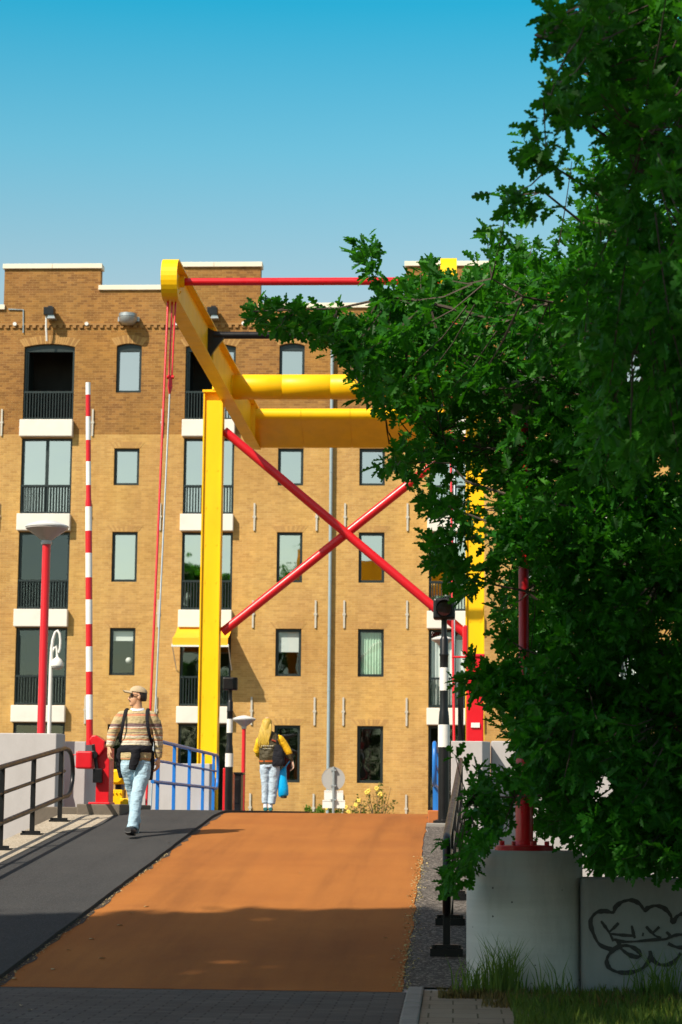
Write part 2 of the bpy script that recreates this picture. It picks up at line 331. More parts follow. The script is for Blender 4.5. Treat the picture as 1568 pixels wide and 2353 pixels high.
# ------------------------------------------------------------------ warehouse building
FY = 66.0
XS = -3.826                                  # mirror axis at the downpipe
bays = {'A': (-13.60, -11.99), 'B': (-10.66, -9.86), 'C': (-8.465, -6.876), 'D': (-5.50, -4.70)}
cols = []                                    # (x0, x1, big)
for k, (a, b) in bays.items(): cols.append((a, b, k in 'AC')); cols.append((2*XS-b, 2*XS-a, k in 'AC'))
cols.append((-20.6, -19.0, True))
cols.sort()
def fz(y, x=290): return float(at(x, y, FY)[2])
zr = lambda t, b: (fz(b), fz(t))
small_rows = [zr(789, 902), zr(1030, 1115), zr(1222, 1337), zr(1443, 1552), zr(1664.5, 1795)]
big_rows = [(fz(965, 110), fz(790, 110)), (fz(1181, 110), fz(1006.5, 110)), (fz(1400, 100), fz(1222, 100)), (fz(1620.5, 95), fz(1442, 95)), (0.2, fz(1661, 95))]
slabs = [(fz(1004.5, 110), fz(966, 110)), (fz(1220.5, 110), fz(1182, 110)), (fz(1441, 100), fz(1401, 100)), (fz(1660, 95), fz(1621.5, 95))]
Z_SPLIT = fz(998, 290)
XL, XR = -24.0, 24.0
def par(yv, x): return fz(yv, x)
parapet = [(XL, at(10,650,FY)[0], par(703, 5)), (at(10,650,FY)[0], at(231,650,FY)[0], par(609, 120)), (at(231,650,FY)[0], at(385,650,FY)[0], par(658, 300)),
           (at(385,650,FY)[0], at(599,650,FY)[0], par(605, 500))]
xm = at(599,650,FY)[0]
parapet.append((xm, 2*XS-xm, par(699, 740)))
for x0, x1, z in list(parapet[:4])[::-1]: parapet.append((2*XS-x1, 2*XS-x0 if x0 > XL else XR, z))
b0 = thing('warehouse_building', (XS, FY, 0.0), 'long tan brick warehouse of five floors with stepped cream coping facing the bridge', 'building')
xs = sorted({XL, XR} | {v for c in cols for v in c[:2]} | {v for p in parapet for v in p[:2]})
holes = [(c[0], c[1], r[0], r[1]) for c in cols for r in (big_rows if c[2] else small_rows)]
zs = sorted({-0.1, Z_SPLIT} | {v for h in holes for v in h[2:]} | {p[2]-0.12 for p in parapet})
wall = MB()
for i in range(len(xs)-1):
    xa, xb = xs[i], xs[i+1]; xc = (xa+xb)/2
    top = [p[2]-0.12 for p in parapet if p[0] <= xc <= p[1]][0]
    for j in range(len(zs)-1):
        za, zb = zs[j], zs[j+1]; zc = (za+zb)/2
        if zc > top or any(h[0] < xc < h[1] and h[2] < zc < h[3] for h in holes): continue
        wall.add([(xa,FY,za),(xb,FY,za),(xb,FY,zb),(xa,FY,zb)], [(0,1,2,3)], 0 if zc < Z_SPLIT else 1)
DEP = 0.20
for x0, x1, z0, z1 in holes:
    mi = 0 if z1 < Z_SPLIT else 1
    wall.add([(x0,FY,z0),(x1,FY,z0),(x1,FY,z1),(x0,FY,z1),(x0,FY+DEP,z0),(x1,FY+DEP,z0),(x1,FY+DEP,z1),(x0,FY+DEP,z1)], [(0,4,5,1),(1,5,6,2),(2,6,7,3),(3,7,4,0)], mi)
for k in range(len(parapet)-1):              # brick returns at the parapet steps
    za, zb = sorted((parapet[k][2]-0.12, parapet[k+1][2]-0.12)); x = parapet[k][1]
    wall.add([(x,FY,za),(x,FY+0.35,za),(x,FY+0.35,zb),(x,FY,zb)], [(0,1,2,3)], 1)
def arch_pts(x0, x1, zt, rise, n=10):
    return [(x0+(x1-x0)*k/n, zt-rise*(2*k/n-1)**2) for k in range(n+1)]
for x0, x1, big in cols:                     # the brick corners above the segmental arches of the top row
    zt = (big_rows if big else small_rows)[0][1]; a = arch_pts(x0, x1, zt, 0.10 if big else 0.08); n = len(a)//2
    for half in (a[:n+1], a[n:]):
        for p, q in zip(half[:-1], half[1:]):
            wall.add([(p[0],FY-0.001,p[1]),(q[0],FY-0.001,q[1]),(q[0],FY-0.001,zt),(p[0],FY-0.001,zt)], [(0,1,2,3)], 1)
            wall.add([(p[0],FY-0.001,p[1]),(q[0],FY-0.001,q[1]),(q[0],FY+DEP,q[1]),(p[0],FY+DEP,p[1])], [(0,1,2,3)], 1)
wall.build('brick_wall', [BRICK_LOW, BRICK_TOP], b0, fixn=False)
sh = MB()                                    # side and back walls, roof
sh.box(XL+0.01, XR-0.01, FY+3.2, FY+14, -0.1, parapet[0][2]-0.7)
sh.add([(XL,FY,-0.1),(XL,FY+14,-0.1),(XL,FY+14,parapet[0][2]-0.2),(XL,FY,parapet[0][2]-0.2)], [(0,1,2,3)]).add([(XR,FY,-0.1),(XR,FY+14,-0.1),(XR,FY+14,parapet[0][2]-0.2),(XR,FY,parapet[0][2]-0.2)], [(0,1,2,3)])
sh.build('side_wall', BRICK_TOP, b0, fixn=False)
rf = MB(); rf.box(XL+0.02, XR-0.02, FY+0.4, FY+14, parapet[0][2]-0.55, parapet[0][2]-0.4); rf.build('roof', DARKC, b0)
pb = MB()
for x0, x1, z in parapet: pb.box(x0+0.002, x1-0.002, FY+0.3, FY+0.35, parapet[0][2]-0.6, z-0.125)
pb.build('parapet_back', BRICK_TOP, b0)
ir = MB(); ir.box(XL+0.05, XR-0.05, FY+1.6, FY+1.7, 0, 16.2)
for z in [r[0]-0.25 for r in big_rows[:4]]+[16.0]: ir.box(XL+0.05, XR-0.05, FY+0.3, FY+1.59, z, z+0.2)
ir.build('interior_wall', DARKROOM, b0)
for x0, x1, z in parapet:
    cp = MB(); n = max(1, round((x1-x0)/1.6)); w = (x1-x0)/n; e = 0.05
    for k in range(n): cp.box(x0+k*w-(e if k == 0 else -0.004), x0+(k+1)*w+(e if k == n-1 else -0.004), FY-0.07-(0.003 if z < 16.8 else 0), FY+0.42, z-0.12, z+0.035)
    cp.build('coping', COPE, b0, bevel=0.008)
# dentil course with small round vents
dz = fz(751, 290); dc = MB()
x = XL+0.1
while x < XR: dc.box(x, x+0.11, FY-0.055, FY-0.001, dz-0.035, dz+0.055); x += 0.215
dc.box(XL, XR, FY-0.03, FY-0.0005, dz+0.058, dz+0.12)
dc.build('dentil_course', ARCH[1], b0)
for px in (35, 200, 406, 560):
    for sgn in (0, 1):
        x = at(px, 746, FY)[0]; x = 2*XS-x if sgn else x
        v_ = MB(); v_.tube([(x,FY-0.09,dz+0.09),(x,FY-0.02,dz+0.09)], 0.06, 12); v_.build('vent_cap', WHITE, b0, smooth=40)
def soldier(x0, x1, zt, rise, h, zsplit):
    mb = MB(); n = max(8, int((x1-x0+0.3)/0.075)); m = 0.16
    for k in range(n):
        pts = []
        for t, hh in ((k/n, 0), ((k+0.86)/n, 0), ((k+0.86)/n, 1), (k/n, 1)):
            u = 2*t-1; x = (x0+x1)/2 + u*((x1-x0)/2+0.02) + hh*u*m; z = zt - rise*u*u + 0.004 + hh*h*(1-0.15*abs(u) if rise else 1)
            pts.append((x, FY-0.006, z))
        pts += [(p[0], FY-0.0005, p[2]) for p in pts]
        mb.add(pts, [(0,1,2,3),(0,4,5,1),(1,5,6,2),(2,6,7,3),(3,7,4,0)], k % 2 if random.random() < .7 else 0)
    return mb
BIGN = {}
for ci, (x0, x1, big) in enumerate(cols):
    for ri, (z0, z1) in enumerate(big_rows if big else small_rows):
        arch = ri == 0; rise = (0.10 if big else 0.08) if arch else 0
        if not (big and ri > 0): soldier(x0, x1, z1, rise, 0.27 if arch else 0.2, 0).build('brick_arch', ARCH if arch else [ARCH[0], BRICK_LOW], b0, fixn=False)
        y0, y1 = FY+0.10, FY+0.165; fw = 0.085 if not big else 0.075
        is_left = abs(x0+13.60) < .01
        name = 'glazed_door' if big else 'window'
        if big and ri == 0 and is_left: name = 'open_doorway'
        wn = thing(name, (0,0,0), None, None); wn.parent = b0; wn.location = (-XS, -FY, 0); BASE[wn.name] = (0,0,0)
        wn.location = Vector(((x0+x1)/2, FY, z0)) - Vector((XS, FY, 0)); BASE[wn.name] = ((x0+x1)/2, FY, z0)
        fr = MB()
        fr.box(x0, x0+fw, y0, y1, z0, z1); fr.box(x1-fw, x1, y0, y1, z0, z1)
        fr.box(x0+fw, x1-fw, y0+0.002, y1, z0, z0+fw); fr.box(x0+fw, x1-fw, y0+0.002, y1, z1-(0.24 if arch else fw), z1)
        xm_ = (x0+x1)/2
        opened = (big and (ri == 0 or ri >= 3) and abs(x0-bays['A'][0]) < .1) or (big and ri == 0)
        if big and not opened: fr.box(xm_-0.05, xm_+0.05, y0+0.004, y1, z0+fw, z1-fw)
        if big and opened: fr.box(x0+fw, x0+fw+0.05, y0+0.05, y1+0.75, z0+fw, z1-0.24)
        fr.build('frame', FRAME, wn)
        hi = ri in (0, 1, 2)
        gm = GLASS_HI if (hi and not (big and ri == 2 and is_left)) else GLASS_LO
        pn = MB(); gy = FY+0.135
        if big and opened and hi: gx = xm_+0.25 if not is_left else None
        else: gx = x0+fw
        if gx is not None:
            zt2 = z1-fw-(0.15 if arch else 0); halves = [(gx, xm_), (xm_, x1-fw)] if (big and not opened) else [(gx, x1-fw)]
            for ga, gb_ in halves:
                e1 = random.uniform(-.012,.012); e2 = random.uniform(-.02,.02)
                pn.add([(ga,gy-e1,z0+fw),(gb_,gy+e1,z0+fw),(gb_,gy+e1+e2,zt2),(ga,gy-e1+e2,zt2)], [(0,1,2,3)])
            pn.build('pane', gm, wn)
        if big and ri < 4:
            zt_ = z0+0.90; rl = MB()
            rl.box(x0+0.004, x1-0.004, FY+0.03, FY+0.075, zt_-0.03, zt_+0.03); rl.box(x0+0.004, x1-0.004, FY+0.03, FY+0.075, z0+0.02, z0+0.075)
            nb = 17
            for k in range(nb+1):
                x = x0+0.03+(x1-x0-0.06)*k/nb; rl.box(x-0.014, x+0.014, FY+0.035, FY+0.07, z0+0.07, zt_-0.028)
            rl.build('balcony_railing', FRAME, wn)
        k = (round(x0,1), ri)
        # blinds and curtains behind the clear panes of the fourth floor down
        if not big and ri == 3:
            bl = MB()
            if abs(x0-cols[[i for i,c in enumerate(cols) if abs(c[0]+2.95)<.1][0]][0]) < 0.01:
                n = 26
                pts = [(x0+0.05+(x1-x0-0.1)*i/n, FY+0.22+0.02*math.sin(i*1.9)) for i in range(n+1)]
                for i in range(n): bl.add([(pts[i][0],pts[i][1],z0+0.09),(pts[i+1][0],pts[i+1][1],z0+0.09),(pts[i+1][0],pts[i+1][1],z1-0.1),(pts[i][0],pts[i][1],z1-0.1)], [(0,1,2,3)])
                bl.build('curtain', CURT, wn, fixn=False)
            else:
                hgt = 0.30 if x0 < -9 else 0.62
                bl.box(x0+0.09, x1-0.09, FY+0.19, FY+0.2, z1-0.09-hgt, z1-0.09); bl.build('blind', BLIND, wn)
        if not big and ri == 3 and x0 < -9:
            gb = MB(); c_ = at(296, 1518, FY+0.4); gb.ball(c_, 0.10, n=16, m=10); gb.build('globe_lamp_shade', WHITE, wn, smooth=60)
        if big and ri in (3,) and not is_left and x0 > -3:
            cu = MB(); n = 30
            pts = [(x0+0.1+(x1-x0-0.2)*i/n, FY+0.25+0.03*math.sin(i*1.7)) for i in range(n+1)]
            for i in range(n): cu.add([(pts[i][0],pts[i][1],z0+0.1),(pts[i+1][0],pts[i+1][1],z0+0.1),(pts[i+1][0],pts[i+1][1],z1-0.3),(pts[i][0],pts[i][1],z1-0.3)], [(0,1,2,3)])
            cu.build('curtain', BLIND, wn, fixn=False)
    if big:
        for z0, z1 in slabs:
            s_ = MB(); s_.box(x0-0.05, x1+0.02, FY-0.22, FY+0.19, z0, z1); s_.build('balcony_slab', SLAB, b0, bevel=0.02)
# iron wall anchors at each floor level
anch = [at(4,975,FY)[0], at(213,975,FY)[0], at(373,975,FY)[0], at(585,1188,FY)[0], at(728,1188,FY)[0]]
for x in anch+[2*XS-v for v in anch]:
    for yv in (971, 1188, 1411, 1634, 1856):
        if yv < 1000 and x > anch[2]+.1 and x < 2*XS-anch[2]-.1: continue
        if (yv > 1800) and x < anch[3]-.1: continue
        z = fz(yv, 600); w_ = MB(); w_.obox((x,FY-0.03,z-0.43),(x,FY-0.03,z+0.43), 0.055, 0.03, (0,1,0)); w_.box(x-0.05,x+0.05,FY-0.05,FY,z-0.03,z+0.03)
        w_.build('wall_anchor', TILE, b0)
dp = MB(); zt = fz(760, 765); dp.tube([(XS,FY-0.12,0.1),(XS,FY-0.12,zt)], 0.052, 14)
for k in range(9): dp.tube([(XS,FY-0.12,1.5+k*1.7),(XS,FY-0.12,1.56+k*1.7)], 0.058, 14)
dp.build('downpipe', ZINC, b0, smooth=40)
hp = MB(); hp.prism([(XS-0.32,zt),(XS+0.32,zt),(XS+0.42,zt+0.38),(XS-0.42,zt+0.38)], 'y', FY-0.3, FY-0.01); hp.build('rain_hopper', ZINC, b0, bevel=0.01)
def flood(px, py):
    p = at(px, py, FY-0.25); x, z = p[0], p[2]
    f_ = MB(); f_.box(x-0.16, x+0.16, FY-0.44, FY-0.08, z-0.05, z+0.20); f_.tube([(x-0.05,FY-0.3,z+0.24),(x+0.1,FY-0.3,z+0.24)],0.03,8)
    h = f_.build('hoist_floodlight', BLACK, b0, bevel=0.015)
    l_ = MB(); l_.prism([(x-0.05,z-0.16),(x+0.20,z-0.16),(x+0.16,z-0.052),(x-0.02,z-0.052)], 'y', FY-0.4, FY-0.12); l_.build('lamp_glass', STEEL, h)
    a_ = MB(); a_.tube([(x-0.1,FY-0.25,z+0.22),(x-0.1,FY-0.25,z-0.4),(x-0.08,FY-0.16,fz(786,110))], 0.032, 8); a_.build('bracket_arm', WHITE, h, smooth=40)
for px, py in ((114, 722), (489, 722)): flood(px, py)
for px in (295,):
    for sgn in (0, 1):
        x = at(px, 740, FY-0.2)[0]; x = 2*XS-x if sgn else x; z = fz(742, 290)
        d_ = MB(); d_.lathe((x, FY-0.30, z), [(0.10,-0.12),(0.20,-0.10),(0.27,-0.02),(0.29,0.10),(0.27,0.11),(0.29,0.12),(0.29,0.22),(0.22,0.235)], 20)
        d_.box(x-0.34, x+0.34, FY-0.16, FY-0.005, z+0.02, z+0.16)
        d_.build('hoist_drum_lamp', STEEL, b0, smooth=40)
cd = MB(); p0 = at(20,711,FY); p1 = at(54,712,FY); p2 = at(54,765,FY)
cd.tube([(p0[0],FY-0.03,p0[2]),(p1[0],FY-0.03,p1[2]),(p2[0],FY-0.03,p2[2])], 0.022, 6); cd.build('cable_conduit', ZINC, b0)
# orange awning over the door beside the yellow column
ax0, ax1 = bays['C'][0]-0.08, bays['C'][1]+0.02; az1 = fz(1442, 470); az0 = az1-0.42
aw = MB(); Np = 7
pa = [(FY-0.03-1.15*k/Np, az1-0.42*(k/Np)-0.05*math.sin(PI*k/Np)) for k in range(Np+1)]
for (ya, za), (yb, zb) in zip(pa[:-1], pa[1:]):
    aw.add([(ax0,ya,za),(ax1,ya,za),(ax1,yb,zb),(ax0,yb,zb)], [(0,1,2,3)])
    aw.add([(ax0,ya,za-.006),(ax1,ya,za-.006),(ax1,yb,zb-.006),(ax0,yb,zb-.006)], [(3,2,1,0)])
ye, ze = pa[-1]
aw.add([(ax0,ye,ze),(ax1,ye,ze),(ax1,ye,ze-0.22),(ax0,ye,ze-0.22)], [(0,1,2,3)])
ao = aw.build('awning', AWN, b0, fixn=False)
ab = MB(); ab.box(ax0-0.03, ax1+0.03, ye-0.03, ye+0.03, ze-0.27, ze-0.22); ab.obox((ax1+.01,FY-0.02,az0-0.9),(ax1+.01,ye,ze-0.2),0.025,0.025); ab.obox((ax0-.01,FY-0.02,az0-0.9),(ax0-.01,ye,ze-0.2),0.025,0.025)
ab.build('awning_arm', WHITE, ao)

# ------------------------------------------------------------------ drawbridge portal
pg = thing('drawbridge_portal', (-2.4, 45, 1.2), 'yellow bascule bridge portal with red cross braces and balance beams overhead', 'drawbridge')
def column(px0, px1, pyt):
    x0 = at(px0, 1429, 45)[0]; x1 = at(px1, 1429, 45)[0]; zt = at(px0, pyt, 45)[2]; m = MB()
    f = 0.028
    m.box(x0, x0+f, 44.8, 45.2, 1.15, zt); m.box(x1-f, x1, 44.8, 45.2, 1.15, zt)
    m.box(x0+f, x1-f, 44.845, 44.90, 1.15, zt-0.17); m.box(x0-0.02, x1+0.02, 44.77, 45.23, zt, zt+0.05)
    m.box(x0+f, x1-f, 44.95, 44.99, zt-0.17, zt-0.001)
    for k in range(9):
        z = 2.0+k*0.8
        for xx in (x0+0.09, x1-0.09): m.tube([(xx,44.835,z),(xx,44.85,z)], 0.016, 8)
    m.box(x0-0.12, x1+0.12, 44.7, 45.3, 1.17, 1.23)
    c = m.build('column', YELLOW, pg); return c, x0, x1, zt
c1, lx0, lx1, lzt = column(461, 506, 905); c2, rx0, rx1, rzt = column(1070, 1113, 905)
BZ0, BZ1 = 9.90, 10.56; BY0, BY1 = 35.3, 51.4
BXL, BXR = -4.84, -0.10
def btop(y): return 10.53+(y-35.9)*0.0205
def beam(xc):
    r = 0.325; zc = 10.215; n = 14
    out = [(BY0+r - r*math.sin(PI*k/n), zc - r*math.cos(PI*k/n)) for k in range(n+1)]     # nose, bottom to top
    out += [(50.9, btop(50.9)), (BY1, 10.22), (BY1-0.05, 9.98)]
    w = MB(); w.prism(out, 'x', xc-0.015, xc+0.015); o = w.build('balance_beam', YELLOW, pg)
    big = []; nn_ = len(out); area = sum(out[k-1][0]*out[k][1]-out[k][0]*out[k-1][1] for k in range(nn_)); sgn = 1 if area > 0 else -1
    for k in range(nn_):
        a = Vector(out[k-1]); b = Vector(out[k]); c = Vector(out[(k+1) % nn_]); d1 = (b-a).normalized(); d2 = (c-b).normalized()
        n1 = Vector((d1.y, -d1.x))*sgn; n2 = Vector((d2.y, -d2.x))*sgn; m_ = (n1+n2).normalized(); big.append(tuple(b+m_*(0.03/max(0.5, m_.dot(n1)))))
    fl = MB(); h = 0.138
    for k in range(nn_):
        q = (k+1) % nn_; quad = [out[k], out[q], big[q], big[k]]
        fl.add([(xc-h,*v) for v in quad]+[(xc+h,*v) for v in quad], [(0,1,2,3),(7,6,5,4),(0,4,5,1),(2,6,7,3)])
    fl.build('beam_flange', YELLOW, o, fixn=False)
    for y in (41.06, 50.0):
        sf = MB(); sf.box(xc-0.12, xc+0.12, y-0.012, y+0.012, 9.94, btop(y)-0.005); sf.build('beam_stiffener', YELLOW, o)
    for y, z in ((36.45,10.3),(36.9,10.35),(36.7,10.62 if False else 10.45)):
        pass
    for k in range(8):
        bt_ = MB(); an = k*PI/4; bt_.tube([(xc+0.014,36.6+0.17*math.cos(an),10.40+0.17*math.sin(an)),(xc+0.03,36.6+0.17*math.cos(an),10.40+0.17*math.sin(an))], 0.017, 6); bt_.build('bolt', YELLOW, o)
    return o
bL = beam(BXL); bR = beam(BXR)
for x0, x1, zt, bx in ((lx0, lx1, lzt, BXL), (rx0, rx1, rzt, BXR)):       # trunnion bearings on the columns
    m = MB(); xm_ = (x0+x1)/2; m.prism([(44.75,zt+0.05),(45.25,zt+0.05),(45.07,zt+0.42),(44.93,zt+0.42)], 'x', xm_-0.06+(0.04 if bx < -2 else -0.04), xm_+0.06+(0.04 if bx < -2 else -0.04)); m.tube([(xm_-0.06,45,zt+0.36),(bx,45,zt+0.36)], 0.10, 16)
    m.build('bearing', YELLOW, pg, smooth=40)
TY, TZ = 36.64, 10.44
t_ = MB(); t_.tube([(BXL+0.015,TY,TZ),(BXR-0.015,TY,TZ)], 0.068, 16); t_.build('tip_tie_rod', RED, pg, smooth=40)
t_ = MB(); t_.tube([(BXL+0.015,TY,TZ),(BXL+0.10,TY,TZ)], 0.10, 16); t_.build('tie_socket', YELLOW, pg, smooth=40)
t_ = MB(); KY, KZ = 41.0, 10.46; t_.tube([(BXL+0.13,KY,KZ),(BXR-0.13,KY,KZ)], 0.072, 16)
for s_, bx in ((1, BXL), (-1, BXR)): t_.prism([(bx+s_*0.016,9.95),(bx+s_*0.016,btop(41)-0.03),(bx+s_*0.14,KZ+0.08),(bx+s_*0.34,KZ+0.06),(bx+s_*0.34,KZ-0.06),(bx+s_*0.14,KZ-0.32)], 'y', 40.95, 41.045)
t_.build('black_cross_rod', BLACK, pg, smooth=40)
t_ = MB(); rT = 0.272; UY, UZ = 45.7, 10.37
t_.tube([(BXL+0.016,UY,UZ),(BXL+0.06,UY,UZ)], rT*0.97, 28)
xs_ = [BXL+0.06+ (BXR-BXL-0.12)*k/4.4 for k in range(5)]+[BXR-0.02]
for a, b in zip(xs_[:-1], xs_[1:]):
    t_.tube([(a,UY,UZ,rT-0.012,rT-0.012),(a+0.015,UY,UZ,rT,rT),(b-0.015,UY,UZ,rT,rT),(b,UY,UZ,rT-0.012,rT-0.012)], rT, 32)
t_.build('torsion_tube', YELLOW, pg, smooth=50)
# counterweight: round nosed box with a sloping underside
nose = [(50.2-0.145*math.sin(PI*k/8), 10.60-0.145*math.cos(PI*k/8)) for k in range(9)]
prof = nose + [(51.33, 10.80), (51.33, 9.99)]
cw = MB(); n = 4; w = (BXR-BXL-0.06)/n
for k in range(n): cw.prism(prof, 'x', BXL+0.03+k*w+0.006, BXL+0.03+(k+1)*w-0.006)
cw.prism([(q[0]+0.02, q[1]) for q in prof[:-2]]+[(51.31,10.78),(51.31,10.02)], 'x', BXL+0.02, BXR-0.02)
cw.build('counterweight', YELLOW, pg, smooth=35)
# red cross braces between the columns
br = MB()
pA = at(516, 990, 45); pB = at(1072, 1458, 45); pC = at(510, 1452, 45); pD = at(1078, 1000, 45)
br.tube([pA, pB], 0.095, 16); br.build('cross_brace', RED, pg, smooth=40)
br = MB(); pC[1] += 0.1; pD[1] += 0.1; br.tube([pC, pD], 0.095, 16); br.build('cross_brace', RED, pg, smooth=40)
# suspension rods and cables from the beam tips to the toe of the deck
for bx, sgn in ((BXL, 1), (BXR+0.07, 1)):
    s_ = MB(); s_.tube([(bx-0.06,35.7,9.93),(bx+0.05,33.6,1.25)], 0.020, 8)
    r1 = s_.build('suspension_rod', RED, pg, smooth=60)
    a = Vector((bx+0.035,35.75,9.93)); b = Vector((bx+0.04,34.2,1.25)); m_ = a.lerp(b, 0.165)
    s_ = MB()
    for d in (-0.03, 0.03): s_.tube([a+Vector((d,0,0)), m_+Vector((d*0.8,0,0))], 0.016, 8)
    s_.tube([m_+Vector((-0.06,0,0)), m_+Vector((0.06,0,0))], 0.035, 8); s_.tube([(*m_,0.03,0.03), (*(a.lerp(b,0.185)),0.045,0.045), (*(a.lerp(b,0.2)),0.015,0.015)], 0.03, 10)
    s_.build('turnbuckle', RED, pg, smooth=60)
    s_ = MB(); s_.tube([a.lerp(b,0.2), b], 0.014, 8); s_.build('steel_cable', STEEL, pg)

# ------------------------------------------------------------------ concrete pier walls
def pier(x0, x1, y0, y1, z1, label, cham=0.07, side=1, z0=0.0):
    m = MB()
    if side > 0: poly = [(x0,y0),(x1-cham*0.4,y0),(x1,y0+cham),(x1,y1),(x0,y1)]
    else: poly = [(x0,y0+cham),(x0+cham*0.4,y0),(x1,y0),(x1,y1),(x0,y1)]
    m.prism(poly, 'z', z0, z1); o = m.build('concrete_pier', CONC, origin=((x0+x1)/2,y0,z0), bevel=0.012); return tag(o, label, 'pier')
pier(-12, float(at(139,1750,29)[0]), 29, 29.32, float(at(60,1685,29)[2]), 'pale grey concrete pier wall behind the black railing, below the large red lamp post', 0.16)
pier(-6.6, float(at(219,1750,32)[0]), 32, 32.45, float(at(180,1704,32)[2]), 'narrower grey concrete pier just behind the striped barrier, left of its red housing', 0.38)
pier(-6.4, float(at(487,1800,44)[0]), 43.9, 44.6, float(at(420,1755,44)[2]), 'grey concrete wall behind the blue railing at the foot of the yellow column', 0.1)
pier(float(at(1037,1760,32)[0]), float(at(1128,1760,32)[0]), 32, 33.0, float(at(1070,1703,32)[2]), 'square grey concrete pier at the right of the bridge beside the banded signal post', 0.3)
pier(float(at(1130,1760,32.6)[0]), 6.0, 32.6, 33.4, float(at(1150,1703,32.6)[2]), 'long pale concrete wall half hidden behind the oak leaves at right', 0.05)
pl = MB(); pl.box(-5.6, -4.60, 28.62, 31.9, 0.5, 1.26); pl.box(-5.0, -4.42, 28.55, 31.5, 0.6, 1.30)
tag(pl.build('barrier_plinth', DARKC, origin=(-5,29,0.6), bevel=0.015), 'stained concrete plinth, coloured darker for shade, under the red barrier housing', 'plinth')

# ------------------------------------------------------------------ railings
def railing(name, X, ys, h, fr, mats, label, ys_post, loop_end, feet=True, rail_r=0.026, bulge=0.25, group=None, lat=lambda y: 0.0, follow=True):
    t = thing(name, (X, ys[0], zof(ys[0])), label, 'railing', group); mp, mr = mats
    off = 0.04 if follow else 0.0
    def P_(y, k): return (X+lat(y), y, zof(y)+off+h*k)
    for y in ys_post:
        p = MB(); p.box(X+lat(y)-0.028, X+lat(y)+0.028, y-0.02, y+0.02, zof(y)+off+0.02, zof(y)+off+h-0.015)
        po = p.build('post', mp, t, bevel=0.004)
        if feet:
            f = MB(); f.box(X+lat(y)-0.125, X+lat(y)+0.125, y-0.08, y+0.08, zof(y)+off-0.06, zof(y)+off+0.018)
            f.box(X+lat(y)-0.09, X+lat(y)+0.09, y-0.05, y+0.05, zof(y)+off+0.018, zof(y)+off+0.045)
            for dx in (-.1,.1): f.tube([(X+lat(y)+dx,y-0.06,zof(y)+off+0.012),(X+lat(y)+dx,y-0.06,zof(y)+off+0.045)],0.014,6)
            f.build('foot_plate', mp, po)
    y0, y1 = ys; n = 16; up = lambda k: [P_(y0+(y1-y0)*i/n, k) for i in range(n+1)]
    e = loop_end; r = h*(1-fr[-1])/2; yc = y1 if e > 0 else y0; sg = e
    top = up(1.0); low = up(fr[-1])
    arc = []
    for k in range(1, 10):
        a = PI/2 - PI*k/10; arc.append((X+lat(yc), yc+sg*bulge*math.cos(a)**0.7, zof(yc)+off+h*(1+fr[-1])/2+r*math.sin(a)))
    path = (top+arc+low[::-1]) if e > 0 else (top[::-1]+arc+low)
    m = MB(); m.tube(path, rail_r, 10, side=(1,0,0)); m.build('handrail', mr, t, smooth=50)
    for k in fr[:-1]:
        m = MB(); m.tube(up(k), rail_r*0.75, 8); m.build('middle_rail', mr, t, smooth=50)
    return t
railing('metal_railing', -5.03, (19.5, 27.75), 0.915, (0.68, 0.32), (BLACK, BLACK), 'black metal railing with rounded end along the left edge of the ramp', [20.3, 22.1, 23.9, 25.7, 27.5], 1, bulge=0.62, rail_r=0.03)
railing('metal_railing', 0.02, (16.8, 26.8), 0.86, (0.68, 0.32), (BLACK, BLACK), 'black metal railing seen end on between the orange path and the concrete drum', [16.75, 18.5, 20.2, 22.2, 24.4, 26.6], -1, bulge=0.30, rail_r=0.032, lat=lambda y: -0.07+0.014*(y-16.8))
railing('bridge_railing', -4.70, (33.6, 42.7), 1.12, (0.72, 0.42), (BLUE, BLUE), 'blue bridge railing on the left, behind the walking man', [34.2, 36.2, 38.3, 40.4, 42.2], 1, feet=False, rail_r=0.03, follow=False)
railing('bridge_railing', -0.30, (34.2, 42.7), 1.12, (0.72, 0.42), (BLUE, BLUE), 'blue bridge railing on the right, seen end on behind the banded signal post', [34.5, 36.6, 38.8, 41, 42.6], -1, feet=False, rail_r=0.036, follow=False)

# ------------------------------------------------------------------ barrier (red and white raised boom)
bz = 1.30; BYp = 31.0
bt = thing('boom_barrier', (-5.0, BYp, bz), 'red boom barrier with tall raised red and white striped boom, left of the walking man', 'barrier')
def bp(x, y): return at(x, y, BYp)
a0 = bp(206, 1712); a1 = bp(202.5, 879)
def arm_at(y): t = (y-1712)/(879-1712); return a0+(a1-a0)*t
bands = [1712, 1655, 1599, 1547, 1490, 1439, 1383, 1332, 1276, 1225, 1169, 1119, 1064, 1014, 959, 908, 879]
arm = MB()
for k in range(len(bands)-1):
    ya, yb = bands[k], bands[k+1]; mi = k % 2
    if ya == 1169:
        arm.tube([(*arm_at(1169),0.047,0.047),(*arm_at(1158),0.047,0.047),(*arm_at(1150),0.038,0.038),(*arm_at(1119),0.038,0.038)], 0.04, 14, mi=mi)
    else:
        r = 0.05 if ya > 1169 else 0.037; arm.tube([(*arm_at(ya),r,r),(*arm_at(yb),r,r)], r, 14, mi=mi)
arm.build('boom', [RED, pmat('white_boom_paint', (0.80,0.80,0.78), 0.4, 0.05, 4, dirt=(0.5,0.5,0.48))], bt, smooth=40)
hs = MB(); q0 = bp(219, 1852); q1 = bp(252, 1740); hs.box(q0[0], q1[0], BYp+0.0, BYp+0.42, bz, 2.12)
hs.box(q0[0]-0.10, q1[0]+0.02, BYp-0.03, BYp+0.46, bz-0.005, bz+0.035)
ho = hs.build('housing', RED, bt, bevel=0.012)
